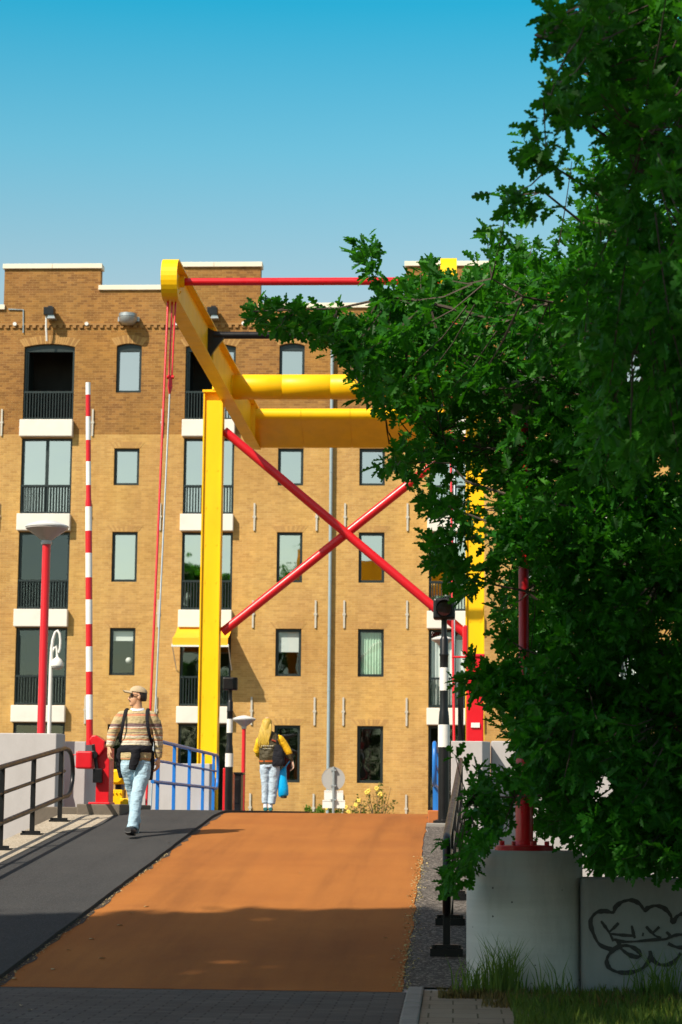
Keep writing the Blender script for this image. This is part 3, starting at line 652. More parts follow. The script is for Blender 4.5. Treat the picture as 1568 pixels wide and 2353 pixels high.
cw_ = MB(); pp = [bp(207, 1700), bp(213, 1691), bp(222, 1690), bp(243, 1704), bp(241, 1722), bp(229, 1738), bp(216, 1722)]
cw_.prism([(p[0], p[2]) for p in pp], 'y', BYp-0.08, BYp+0.30); cw_.build('cowl', RED, bt, bevel=0.015)
bx_ = MB(); p0 = bp(177.5, 1767); p1 = bp(216, 1727); bx_.box(p0[0], p1[0], BYp-0.16, BYp+0.12, p0[2], p1[2]); bw = bx_.build('counterweight_box', RED, bt, bevel=0.025)
hd = MB(); hd.tube([(p0[0]+.01,BYp-0.05,p0[2]+0.03),(p0[0]-0.055,BYp-0.05,p0[2]+0.03),(p0[0]-0.055,BYp-0.05,p1[2]-0.05),(p0[0]+.01,BYp-0.05,p1[2]-0.05)], 0.011, 8); hd.build('handle', RED, bw, smooth=50)
mc = MB(); p2 = bp(222, 1727); mc.tube([(p2[0]-0.02,BYp-0.12,p2[2]-0.05),(p2[0]-0.02,BYp+0.02,p2[2]-0.05)], 0.055, 14); mc.obox((p2[0]-0.04,BYp-0.06,p2[2]+0.10),(p2[0]+0.03,BYp-0.06,p2[2]-0.30),0.05,0.05,(0,1,0)); mc.box(p2[0]-0.03,p2[0]+0.10,BYp-0.10,BYp-0.002,p2[2]-0.45,p2[2]-0.25); mc.obox((p2[0]+0.02,BYp-0.03,p2[2]+.0),(p2[0]+0.14,BYp-0.03,p2[2]+0.14),0.03,0.02,(0,1,0))
mc.build('pivot_gear', BLACK, bt, bevel=0.006)
al = MB(); p3 = bp(228, 1778); al.ball((p3[0],BYp-0.05,p3[2]), 0.05, 0.05, 0.04); al.build('amber_lens', pmat('amber_glass', (0.8,0.5,0.05), 0.2), bt, smooth=60)
# yellow hinge machinery behind the barrier
hm = thing('hinge_machinery', (-4.6, 33.2, 1.2), 'yellow bridge hinge machinery low behind the red barrier housing', 'machinery')
YM = 33.2
def yp(x, y): return at(x, y, YM)
for nm, (xa, ya, xb, yb), y0, y1, mt in (('gearbox', (253,1851,281,1815), 0, .4, YELLOW), ('upper_block', (250,1802,285,1768), .05, .45, YELLOW), ('motor', (278,1852,305,1835), -.1, .3, YELLOW), ('bracket', (262,1818,276,1800), .1, .5, BLACK), ('foot_block', (252,1868,300,1850), -.05, .5, BLACK), ('side_plate', (288,1830,302,1800), .2, .5, YELLOW)):
    p = yp(xa, ya); q = yp(xb, yb); m = MB(); m.box(p[0], q[0], YM+y0, YM+y1, p[2], q[2])
    if nm in ('upper_block', 'motor'): m.tube([((p[0]+q[0])/2, YM+y0-0.08, (p[2]+q[2])/2), ((p[0]+q[0])/2, YM+y1, (p[2]+q[2])/2)], (q[2]-p[2])*0.42, 14)
    if nm == 'gearbox':
        for dx in (0.03,0.09,0.15): m.tube([(p[0]+dx,YM+y0-0.03,q[2]-0.05),(p[0]+dx,YM+y0,q[2]-0.05)],0.014,6)
    m.build(nm, mt, hm, bevel=0.012)

# ------------------------------------------------------------------ far-side and right barriers, signals
def signal(X, Y, zb, zt, label, hw, facing, s=1.0, group=None):
    t = thing('bridge_signal', (X, Y, zb), label, 'signal', group); H = zt-zb
    def bandmb(prof): m = MB(); m.lathe((X,Y,zb), prof, 18); return m
    k = H
    r1, r2, r3 = 0.072*s, 0.055*s, 0.037*s
    p = bandmb([(r1*1.9,0),(r1*1.9,0.03),(r1,0.05),(r1,0.335*k)]); p.build('lower_post', BLACK, t, smooth=40)
    p = bandmb([(r1*1.06,0.335*k),(r1*1.06,0.435*k)]); p.build('white_band', WHITE, t, smooth=40)
    p = bandmb([(r1,0.435*k),(r1*0.95,0.46*k),(r2*1.1,0.492*k),(r2,0.50*k),(r2,0.587*k)]); p.build('middle_post', BLACK, t, smooth=40)
    p = bandmb([(r2*1.05,0.587*k),(r2*1.05,0.69*k)]); p.build('white_band', WHITE, t, smooth=40)
    p = bandmb([(r2,0.69*k),(r2,0.74*k),(r2*1.1,0.745*k),(r2*1.1,0.75*k),(r2,0.755*k),(r2,0.815*k),(r2*0.75,0.825*k),(r3,0.83*k),(r3,0.90*k),(r3*1.6,0.93*k)]); p.build('upper_post', BLACK, t, smooth=40)
    hx = hw/2; hz0, hz1 = zb+0.905*k, zb+k
    h = MB(); h.box(X-hx, X+hx, Y-0.10, Y+0.10, hz0, hz1); hd_ = h.build('signal_head', BLACK, t, bevel=0.03)
    sg = -1 if facing else 1; zc = (hz0+hz1)/2
    v = MB(); rr = hx*0.74
    v.rings([[(X+rr*1.05*math.cos(a), Y+sg*0.1, zc+rr*1.05*math.sin(a)) for a in np.linspace(0, 2*PI, 20, endpoint=False)], [(X+rr*math.cos(a), Y+sg*(0.14+0.10*max(0,math.sin(a))), zc+rr*math.sin(a)) for a in np.linspace(0, 2*PI, 20, endpoint=False)]], cap=False)
    v.build('visor', BLACK, hd_, smooth=60)
    l = MB(); l.tube([(X,Y+sg*0.101,zc),(X,Y+sg*0.112,zc)], rr*0.9, 18); l.build('lens', pmat('dark_red_lens', (0.03,0.005,0.005), 0.15), hd_, smooth=40)
    return t
sp = at(1020, 1898, 27.9)
pad = MB(); pad.box(sp[0]-0.22, sp[0]+0.22, 27.68, 28.12, zof(27.9)-0.15, zof(27.9)+0.03); tag(pad.build('signal_plinth', KERBM, origin=(sp[0],27.9,1.0), bevel=0.015), 'low concrete footing under the black and white banded post', 'footing')
signal(float(sp[0]), 27.9, zof(27.9)+0.03, float(at(1018,1376,27.9)[2]), 'black and white banded signal post with square black head at right of the path', 0.285, True)
s2 = at(525, 1868, 46.0)
signal(float(s2[0]), 46.0, 1.2, float(at(532,1557,46.0)[2]), 'black and white banded signal post seen from behind beside the yellow column', 0.32, False, 1.15)
fb = thing('barrier_housing', (float(at(523,1865,47)[0]), 47, 1.2), 'dark red barrier housing in shadow behind the foot of the left yellow column', 'barrier')
p = at(511, 1866, 47); q = at(535, 1765, 47); m = MB(); m.prism([(p[0],1.18),(q[0],1.18),(q[0],q[2]-0.15),(q[0]-0.08,q[2]),(p[0],q[2])], 'y', 47, 47.5); m.build('housing', RED, fb, bevel=0.015)
cab = MB(); p = at(533, 1866, 48); q = at(555, 1780, 48); cab.box(p[0], q[0], 48, 48.5, 1.1, q[2]); cab.box(p[0]-0.03,q[0]+0.03,47.97,48.53,q[2],q[2]+0.05); cab.box(p[0]+.05,q[0]-.05,47.985,48,1.4,q[2]-.1)
tag(cab.build('control_cabinet', BLACK, origin=(p[0],48,1.1), bevel=0.012), 'black control cabinet beside the thin red lamp post on the far side', 'cabinet')
rc = thing('barrier_housing', (0.33, 33.4, 1.2), 'tall bright red barrier housing with white plate above the right concrete pier', 'barrier')
p = at(1072, 1700, 33.6); q = at(1112, 1510, 33.6); m = MB(); m.box(p[0], q[0], 33.6, 34.1, 1.2, q[2]); m.prism([(p[0]-0.06,q[2]+0.05),(p[0]+0.02,q[2]+0.05),(p[0]+0.02,q[2]+0.5),(p[0]-0.06,q[2]+0.5)],'y',33.62,33.9); m.box(p[0]-0.02,q[0]+0.02,33.57,34.13,q[2],q[2]+0.05); m.build('housing', RED, rc, bevel=0.02)
m = MB(); a = at(1083, 1672, 33.58); b = at(1103, 1661, 33.58); m.box(a[0], b[0], 33.575, 33.597, a[2], b[2]); m.build('white_plate', WHITE, rc)
m = MB(); a = at(1050, 1510, 33.7); m.tube([(a[0]-0.07,33.7,a[2]),(a[0]+0.2,33.7,a[2])], 0.017, 8); m.build('bracket_arm', RED, rc)
cb_ = at(1053, 1545, 34.6); m = MB(); m.box(cb_[0]-0.0, cb_[0]+0.09, 34.6, 34.75, 1.2, cb_[2]); m.build('guide_rail', BLACK, rc, bevel=0.006)

# ------------------------------------------------------------------ street lamps
LAMPW = pmat('lamp_top_shell', (0.62, 0.63, 0.62), 0.35, 0.06, 3); 
LAMPB = pmat('frosted_lamp_bowl', (0.42, 0.39, 0.37), 0.3, 0.10, 5, stretch=(1,1,0.2))
def lamp(X, Y, zb, ztop, r, label, rp0, rp1, flange=False, group='cone lamps on red posts'):
    t = thing('street_lamp', (X, Y, zb), label, 'street lamp', group); hh = r*1.05
    zc = ztop-hh
    m = MB(); m.lathe((X,Y,0), [(rp0*1.0,zb),(rp0,zb+(zc-zb)*0.34),(rp1,zb+(zc-zb)*0.36),(rp1,zc)], 16); m.build('post', RED, t, smooth=40)
    if flange:
        f = MB(); f.lathe((X,Y,zb), [(0.205,0),(0.205,0.03),(0.2,0.035),(rp0*1.3,0.04),(rp0*1.1,0.07)], 28)
        for k in range(8): f.tube([(X+0.17*math.cos(k*PI/4+.3),Y+0.17*math.sin(k*PI/4+.3),zb+0.03),(X+0.17*math.cos(k*PI/4+.3),Y+0.17*math.sin(k*PI/4+.3),zb+0.065)],0.014,6)
        f.build('base_flange', RED, t, smooth=40)
    m = MB(); m.lathe((X,Y,zc), [(rp1*1.25,-0.03),(rp1*1.35,0.0),(r*0.22,0.03),(r*0.5,hh*0.30),(r*0.97,hh*0.60),(r*0.98,hh*0.66)], 32); m.build('lamp_bowl', LAMPB, t, smooth=40)
    m = MB(); m.lathe((X,Y,zc), [(r*0.985,hh*0.662),(r,hh*0.67),(r,hh*0.73),(r*0.9,hh*0.78),(r*0.45,hh*0.93),(r*0.12,hh*0.995),(0.01,hh)], 32); m.build('lamp_cap', LAMPW, t, smooth=40)
p = at(95, 1685, 29.7+1.8); 
pl_ = at(97, 1600, 31.6); lamp(float(pl_[0]), 31.6, 0.2, float(at(110,1195,31.6)[2]), 0.325, 'large cone lamp on a thick red post rising behind the left pier wall', 0.088, 0.062)
p = at(559, 1800, 55); lamp(float(p[0]), 55, 0.17, float(at(563,1644,55)[2]), 0.30, 'small cone lamp on a red post between the yellow column and the blonde woman', 0.062, 0.05)
p = at(1017, 1480, 58); lamp(float(p[0]), 58, 0.17, float(at(1017,1461,58)[2]), 0.295, 'far cone lamp partly hidden behind the black and white signal post', 0.062, 0.05)
dr = at(1206, 2110, 15.25); DX = float(dr[0]); dzt = float(at(1206, 1957, 14.86)[2])
lamp(DX, 15.25, dzt, 4.35, 0.30, 'red lamp post bolted on the concrete drum and rising into the oak leaves', 0.062, 0.036, True)
# concrete drum
m, tt, pp_ = newmat('drum_concrete'); v = coords(tt)
c = mixc(tt, noise(tt, v, 2.2, 5), (0.50,0.46,0.425), (0.61,0.565,0.525))
vo = _n(tt, 'ShaderNodeTexVoronoi'); vo.inputs['Scale'].default_value = 11.0; tt.links.new(v, vo.inputs['Vector'])
pits = ramp(tt, vo.outputs['Distance'], [(0.06, 1.0), (0.09, 0.0)])
gate = ramp(tt, noise(tt, v, 3.0, 2), [(0.52, 0.0), (0.56, 1.0)]); pm = _n(tt, 'ShaderNodeMath', operation='MULTIPLY'); tt.links.new(pits, pm.inputs[0]); tt.links.new(gate, pm.inputs[1])
c = mixc(tt, pm.outputs[0], c, (0.06,0.05,0.045))
vz = coords(tt, (0.4,0.4,7)); c = mixc(tt, 0.35, c, ramp(tt, noise(tt, vz, 1.5, 4), [(0.35,0.7),(0.65,1.1)]), 'MULTIPLY')
c = mixc(tt, ramp(tt, noise(tt, coords(tt,(1,1,0.25)), 3.2, 6, .7), [(0.5,0.0),(0.8,0.5)]), c, (0.22,0.19,0.16))
tt.links.new(c, pp_.inputs['Base Color']); pp_.inputs['Roughness'].default_value = 0.85
tt.links.new(bumpn(tt, noise(tt, v, 70, 6), 0.25, 0.006), pp_.inputs['Normal']); DRUMM = m
dm = MB(); dm.lathe((DX,15.25,0), [(0.405,-0.03),(0.405,0.3),(0.404,dzt-0.02),(0.398,dzt-0.006),(0.388,dzt),(0.05,dzt+0.001)], 72)
tag(dm.build('concrete_drum', DRUMM, origin=(DX,15.25,0), smooth=50), 'round grey concrete drum footing that carries the red lamp post', 'footing')
# graffiti wall
gw_x0 = float(at(1336, 2140, 15.0)[0]); gwz = float(at(1400, 2018, 15.0)[2])
gw = MB(); gw.prism([(gw_x0,15.03),(gw_x0+0.03,15.0),(7.0,15.0),(7.0,15.28),(gw_x0,15.28)], 'z', -0.03, gwz)
GWM = pmat('weathered_wall_concrete', (0.30,0.29,0.28), 0.85, 0.15, 2.0, 0.25, 50, dirt=(0.13,0.125,0.115), dirtamt=0.6, stretch=(1,1,0.4))
gwo = tag(gw.build('concrete_wall', GWM, origin=(gw_x0,15.0,0), bevel=0.02), 'low grey concrete wall with black bubble graffiti, right of the concrete drum', 'wall')
strokes = [
 [(1180,1250),(1110,1220),(1072,1150),(1060,1090),(1090,1045),(1140,1035),(1185,1042),(1200,1010),(1240,982),(1290,975),(1332,995),(1360,1030),(1378,1018),(1420,1005),(1470,1020),(1505,1060),(1515,1097),(1540,1065),(1568,1050),(1620,1040),(1680,1070),(1700,1130),(1670,1190),(1600,1232),(1540,1235),(1490,1215)],
 [(1118,1090),(1140,1120),(1162,1152),(1188,1202)], [(1216,1100),(1190,1128),(1162,1152)], [(1162,1160),(1230,1168),(1300,1172)], [(1288,1115),(1296,1150),(1306,1186)], [(1346,1164),(1356,1166)],
 [(1368,1120),(1395,1150),(1420,1172),(1452,1186)], [(1442,1122),(1400,1162)], [(1190,1192),(1240,1204),(1300,1204),(1400,1195),(1480,1190),(1520,1172),(1560,1165),(1600,1175)], [(1480,1150),(1500,1172),(1480,1192)],
 [(1215,1200),(1228,1240),(1270,1275),(1318,1290),(1337,1275),(1310,1245),(1258,1226),(1200,1240),(1160,1280),(1150,1320),(1170,1355),(1220,1375),(1290,1374),(1350,1350),(1388,1303),(1390,1255)],
 [(1390,1255),(1402,1300),(1440,1330),(1490,1332),(1530,1310),(1562,1268)]]
gr = MB()
def catmull(p, k=5):
    if len(p) < 3: return p
    q = [p[0]]+p+[p[-1]]; o = []
    for i in range(1, len(q)-2):
        for j in range(k):
            t = j/k; a, b, c, d = [np.array(v, float) for v in q[i-1:i+3]]
            o.append(tuple(0.5*((2*b)+(-a+c)*t+(2*a-5*b+4*c-d)*t*t+(-a+3*b-3*c+d)*t**3)))
    return o+[p[-1]]
for si, s_ in enumerate(strokes):
    w = 0.0132 if si in (0, 10, 11) else 0.0090; ph_ = random.uniform(0, 6)
    pts = [at((1600+a/1.3876)/1.7411, (2900+b/1.3876)/1.7411, 15.0) for a, b in catmull(s_)]
    n = len(pts)
    for i in range(n-1):
        d = pts[min(i+1,n-1)]-pts[max(i-1,0)]; d2 = pts[min(i+2,n-1)]-pts[i]
        def nrm(d): l = math.hypot(d[0], d[2]) or 1; return np.array([-d[2]/l, 0, d[0]/l])
        wv = lambda q: w*(1+0.28*math.sin(q*0.55+ph_)+0.12*math.sin(q*1.7+ph_)); na, nb = nrm(d)*wv(i), nrm(d2)*wv(i+1); A, B = pts[i].copy(), pts[i+1].copy(); A[1] = B[1] = 14.997-0.00002*i-0.0002*si
        gr.add([A-na, B-nb, B+nb, A+na], [(0,1,2,3)])
gr.build('graffiti', pmat('spray_paint', (0.045,0.038,0.036), 0.8, 0.5, 25), gwo, fixn=False)

# ------------------------------------------------------------------ lantern, traffic sign
WPY = 58.0
lt = thing('crook_lantern', (float(at(114,1690,WPY)[0]), WPY, 0.17), 'pale crook necked lantern post with hanging bell lamp beside the large red lamp post', 'street lamp')
pb_ = at(114, 1690, WPY); path = [(pb_[0],WPY,0.17)]+[tuple(at(x,y,WPY)) for x, y in ((115,1600),(117,1530),(119,1490),(122,1468),(127,1453),(132,1449),(137,1456),(139,1472),(138,1490),(135,1500))]
m = MB(); m.tube([(*p, r, r) for p, r in zip(path, [0.06,0.055,0.05,0.045,0.04,0.035,0.033,0.033,0.033,0.033,0.03])], 0.05, 10); m.build('post', WHITE, lt, smooth=60)
m = MB(); m.tube([tuple(at(x,y,WPY)) for x, y in ((120,1500),(124,1488),(129,1484),(131,1496),(131,1510))], 0.03, 8); m.build('scroll', WHITE, lt, smooth=60)
c = at(131, 1541, WPY); m = MB(); m.lathe((c[0],WPY,c[2]+0.12), [(0.17,0.0),(0.175,0.03),(0.16,0.11),(0.11,0.19),(0.05,0.235),(0.03,0.26),(0.02,0.36)], 20); m.build('bell_shade', WHITE, lt, smooth=50)
m = MB(); m.ball((c[0],WPY,c[2]+0.12), 0.16, 0.16, 0.10); m.build('lamp_bowl', LAMPB, lt, smooth=60)
SY = 55.0; GREYB = pmat('sign_back_grey', (0.36,0.35,0.33), 0.5, 0.08, 3); 
sg_ = thing('traffic_sign', (float(at(767,1868,SY)[0]), SY, 0.17), 'round traffic sign with two plates below, seen from behind on a steel post', 'sign')
x = float(at(767,1800,SY)[0]); m = MB(); m.tube([(x,SY,0.17),(x,SY,float(at(767,1762,SY)[2]))], 0.035, 10); m.build('post', STEEL, sg_, smooth=40)
c = at(766, 1790, SY); m = MB(); m.tube([(c[0],SY+0.05,c[2]),(c[0],SY+0.065,c[2])], 0.30, 32)
m.rings([[(c[0]+r_*math.cos(a),SY+0.045+d_,c[2]+r_*math.sin(a)) for a in np.linspace(0,2*PI,32,endpoint=False)] for r_, d_ in ((0.3,0.0),(0.29,0.0),(0.29,0.02),(0.3,0.02))], cap=False)
m.build('round_plate', GREYB, sg_, smooth=40)
for (xa, ya, xb, yb) in ((745,1838,789,1817),(741,1857,793,1839)):
    p = at(xa, ya, SY); q = at(xb, yb, SY); m = MB(); m.box(p[0], q[0], SY+0.045, SY+0.06, p[2], q[2]); m.box(p[0], q[0], SY+0.036, SY+0.044, q[2]-0.03, q[2]-0.01); m.build('lower_plate', WHITE, sg_)
for yy_ in (1770, 1806, 1838): z = float(at(767,yy_,SY)[2]); m = MB(); m.box(x-0.07, x+0.07, SY-0.04, SY+0.035, z-0.02, z+0.02); m.build('clamp', STEEL, sg_)

# ------------------------------------------------------------------ leaves and trees
def mesh_np(name, verts, nper, mat, parent=None, origin=(0,0,0)):
    """verts (F, nper, 3): one polygon per row"""
    F = verts.shape[0]; me = bpy.data.meshes.new(name)
    v = (verts.reshape(-1,3)-np.array(origin)).astype(np.float32)
    me.vertices.add(len(v)); me.vertices.foreach_set('co', v.ravel())
    me.loops.add(len(v)); me.loops.foreach_set('vertex_index', np.arange(len(v), dtype=np.int32))
    me.polygons.add(F); me.polygons.foreach_set('loop_start', np.arange(0, len(v), nper, dtype=np.int32)); me.polygons.foreach_set('loop_total', np.full(F, nper, dtype=np.int32))
    me.materials.append(mat); me.update(calc_edges=True); me.validate()
    o = bpy.data.objects.new(name, me); C.objects.link(o)
    if parent: o.parent = parent; BASE[o.name] = tuple(origin)
    else: o.location = origin
    return o
_h = [(0,0),(0.03,0.05),(0.02,0.16),(0.15,0.20),(0.16,0.30),(0.07,0.36),(0.24,0.45),(0.25,0.56),(0.11,0.60),(0.24,0.72),(0.20,0.82),(0.09,0.83),(0.10,0.95),(0,1.0)]
OAKH = np.array([(x, y) for x, y in _h])
def unit(a): return a/np.maximum(np.linalg.norm(a, axis=-1, keepdims=True), 1e-9)
def leaf_polys(pos, d, nrm, size, half=OAKH, fold=0.35, curl=0.18):
    """two folded halves per leaf; pos,d,nrm (N,3), size (N,)"""
    d = unit(d); sdv = unit(np.cross(d, nrm)); nn = np.cross(sdv, d); out = []
    for sg in (1, -1):
        x = half[:,0]*sg; y = half[:,1]
        zz = np.abs(x)*fold - curl*y*y
        P = pos[:,None,:] + size[:,None,None]*(x[None,:,None]*sdv[:,None,:] + y[None,:,None]*d[:,None,:] + zz[None,:,None]*nn[:,None,:])
        out.append(P if sg > 0 else P[:,::-1])
    return np.concatenate(out)
def sprays(tips, dirs, nleaf, size, spread=0.9):
    """rosettes of leaves round each twig tip -> pos, dir, normal, size"""
    N = len(tips); k = nleaf
    D = unit(dirs)[:,None,:]; rv = unit(RNG.normal(size=(N,k,3)))
    along = RNG.uniform(-0.16, 0.03, (N,k,1))*(size/0.1)
    dd = unit(D*RNG.uniform(0.3,1.1,(N,k,1)) + rv*spread); pos = tips[:,None,:] + D*along + rv*0.008
    nr = unit(np.array([0,0,1.0])+RNG.normal(size=(N,k,3))*0.55)
    sz = size*RNG.uniform(0.6, 1.2, (N,k))
    return pos.reshape(-1,3), dd.reshape(-1,3), nr.reshape(-1,3), sz.reshape(-1)
def in_poly(px, py, poly):
    r = np.zeros(len(px), bool); n = len(poly)
    for i in range(n):
        x0,y0 = poly[i]; x1,y1 = poly[(i+1)%n]
        if y0 == y1: continue
        c = ((y0 > py) != (y1 > py)) & (px < (x1-x0)*(py-y0)/(y1-y0)+x0); r ^= c
    return r
def ats(x, y, Y):
    d = FW[None]*F_PX + RT[None]*(x-784)[:,None] - UP[None]*(y-1176.5)[:,None]
    return CAM + d*(Y/d[:,1])[:,None]
_ph = RNG.uniform(0, 6.28, (14,)); _kv = RNG.normal(size=(14,3))*np.array([2.6,1.6,2.6])
def clump(p): return np.sin(p@_kv.T + _ph).sum(1)/math.sqrt(7.0)
MAIN = [(1395,-90),(1340,-20),(1330,60),(1345,120),(1325,170),(1350,215),(1365,262),(1320,330),(1262,352),(1290,398),(1270,440),(1225,505),(1160,552),(1125,596),(1020,612),(960,622),(890,650),(862,700),(850,735),(775,760),(752,795),(785,832),(795,880),(825,930),(880,950),(950,955),(935,990),(900,1030),(885,1065),(950,1085),(965,1130),(995,1180),(995,1240),(1010,1310),(1045,1370),(1085,1400),(1130,1420),(1145,1480),(1115,1530),(1080,1560),(1115,1590),(1130,1650),(1165,1700),(1185,1760),(1120,1790),(1075,1810),(1062,1850),(1060,1900),(1055,1960),(1065,2005),(1078,2030),(1086,1950),(1330,1945),(1345,2010),(1600,2020),(1900,1990),(2300,1500),(2350,300),(2100,-420),(1600,-500)]
BRANCHES = [  # outlying sprays: polygon, depth range
 ([(1222,15),(1250,0),(1330,50),(1345,120),(1262,135),(1232,85)], (9.5,11.5)),
 ([(1290,-40),(1420,-60),(1420,30),(1330,30)], (9,11)),
 ([(1220,185),(1262,172),(1360,205),(1370,270),(1262,280),(1240,230)], (9.5,11.5)),
 ([(1152,300),(1172,300),(1250,340),(1240,385),(1175,365)], (10,12)),
 ([(1130,432),(1150,425),(1230,470),(1215,510),(1140,480)], (11,13)),
 ([(1088,535),(1130,530),(1140,575),(1100,570)], (12,14)),
 ([(788,545),(830,545),(868,615),(872,642),(845,632),(815,600)], (14,15)),
 ([(548,694),(590,684),(640,700),(700,690),(765,702),(772,745),(700,768),(650,775),(600,735),(575,728)], (14.5,15.5)),
 ([(656,750),(760,720),(850,740),(850,800),(800,835),(730,800),(670,775)], (14,15.5)),
 ([(856,1075),(900,1030),(960,1040),(950,1100),(900,1092)], (13.5,15)),
 ([(950,1130),(1000,1120),(1010,1185),(960,1192)], (13.5,15)),
 ([(965,1240),(1050,1200),(1060,1270),(1000,1330),(985,1270)], (13.5,15)),
 ([(1045,1570),(1090,1515),(1180,1540),(1180,1600),(1100,1612),(1070,1590)], (14,15)),
 ([(1085,1320),(1100,1300),(1180,1440),(1140,1510),(1110,1440)], (14,15)),
 ([(1040,1732),(1080,1735),(1100,1770),(1050,1765)], (14.3,15)),
 ([(1062,1815),(1100,1765),(1180,1800),(1165,1925),(1095,1945),(1055,1925)], (14.0,15.0)),
 ([(985,1935),(1025,1915),(1085,1935),(1082,2040),(1050,2035),(1000,1985)], (14.3,15.0)),
 ([(988,2005),(1010,1998),(1015,2060),(998,2050)], (14.4,14.8)),
]
def trim(poly):        # leaves reach past their twig tip, so the tips stay a little inside the crown's outline
    return [(x+26*(y < 600)*(x < 1420)+20*(y > 1750)*(x < 1075), y+4*(y < 600)) for x, y in poly]
MAIN = trim(MAIN); BRANCHES = [(trim(q), dd_) for q, dd_ in BRANCHES]
HOLES = [(1242,1288,382,420,99,8),(1290,1330,440,468,99,8),(1168,1200,492,520,99,8),(1255,1285,500,528,99,6),(1200,1230,440,468,99,8),(1320,1350,285,305,99,6),(1395,1420,330,345,99,8),(1560,1580,440,470,99,8),(1445,1465,120,140,99,8),(1390,1410,560,580,99,8),(1084,1106,1108,1385,99,15),(1076,1112,1395,1500,99,18),(1114,1140,1400,1500,99,8),(1189,1212,1315,1480,15.3,36),(1176,1228,1845,1955,15.3,32),(1432,1468,810,865,99,16),(1070,1115,1640,1690,99,10),(1040,1120,1715,1772,99,2),(1018,1055,570,622,99,16),(1130,1180,1710,1760,99,0),(1500,1540,1430,1470,99,18),(1420,1450,1500,1560,99,14),(1360,1400,1770,1830,99,16),(1470,1500,1660,1700,99,14),(1545,1565,1640,1690,99,12),(1520,1550,1060,1090,99,14),(1495,1520,235,262,99,12),(1340,1375,235,262,99,8),(1480,1500,420,440,99,12)]
base_t = np.array([2.9, 14.0, 0.0])
tips = []; 
def sample(poly, n, d0, d1, thr, holes=True, hole_p=1.0):
    P = np.array(poly); x = RNG.uniform(P[:,0].min(), P[:,0].max(), n*3); y = RNG.uniform(P[:,1].min(), P[:,1].max(), n*3)
    ok = in_poly(x, y, poly)
    x, y = x[ok][:n], y[ok][:n]
    if callable(d0): Y = d0(x, y)
    else: Y = RNG.uniform(d0, d1, len(x))
    ok = np.ones(len(x), bool)
    if holes:
        for a, b, c, d, ymax, mg in HOLES: ok &= ~((x > a-mg) & (x < b+mg) & (y > c-mg) & (y < d+mg) & (Y < ymax) & (RNG.uniform(size=len(x)) < hole_p))
    p = ats(x, y, Y); return p[(clump(p) > thr) & ok]
def dmain(x, y):
    near = np.clip((x-1150)/420, 0, 1)*np.clip((1500-y)/900, 0.0, 1)      # the upper right limbs reach towards the viewer
    lo = 13.2-4.2*near; hi = 17.6-1.6*near
    return lo+(hi-lo)*RNG.uniform(size=len(x))
tips.append(sample(MAIN, 5600, dmain, None, -0.6))
tips.append(sample([(930,612),(1110,592),(1300,600),(1568,560),(1700,700),(1600,1150),(1200,1150),(1000,1080),(950,950),(850,900),(800,800),(860,700)], 1500, 14, 17.8, -0.8))
tips.append(sample([(1120,1400),(1300,1100),(1700,1100),(1700,2010),(1345,2010),(1330,1940),(1230,1940),(1230,1700)], 2600, 15.6, 18.0, -1.0))
tips.append(sample([(1350,-200),(1700,-200),(1700,1100),(1350,1100),(1300,620),(1380,300)], 1700, 10.5, 16, -0.7))
for poly, (d0, d1) in BRANCHES:
    A = 0.5*abs(sum(poly[i-1][0]*poly[i][1]-poly[i][0]*poly[i-1][1] for i in range(len(poly))))
    tips.append(sample(poly, max(6, int(A/(620 if poly[0] in ((1005,1935),(1008,2005)) else 330))), d0, d1, -9, True, 0.9))
for poly, n in (([(1165,1060),(1240,1060),(1240,1305),(1165,1305)], 70), ([(1165,1490),(1250,1490),(1250,1700),(1165,1690)], 70), ([(1170,1690),(1250,1690),(1250,1835),(1185,1835)], 45), ([(1240,1150),(1600,1100),(1600,1990),(1350,1990),(1335,1900),(1240,1800)], 900), ([(1015,1330),(1075,1160),(1180,1120),(1180,1300),(1112,1300),(1112,1120),(1080,1120),(1080,1400)], 60)):
    tips.append(sample(poly, n, 13.2, 14.9, -1.2))
tips = np.concatenate(tips)
oak = thing('oak_tree', base_t, 'tall leafy green oak filling the right side, spreading over the concrete drum', 'tree')
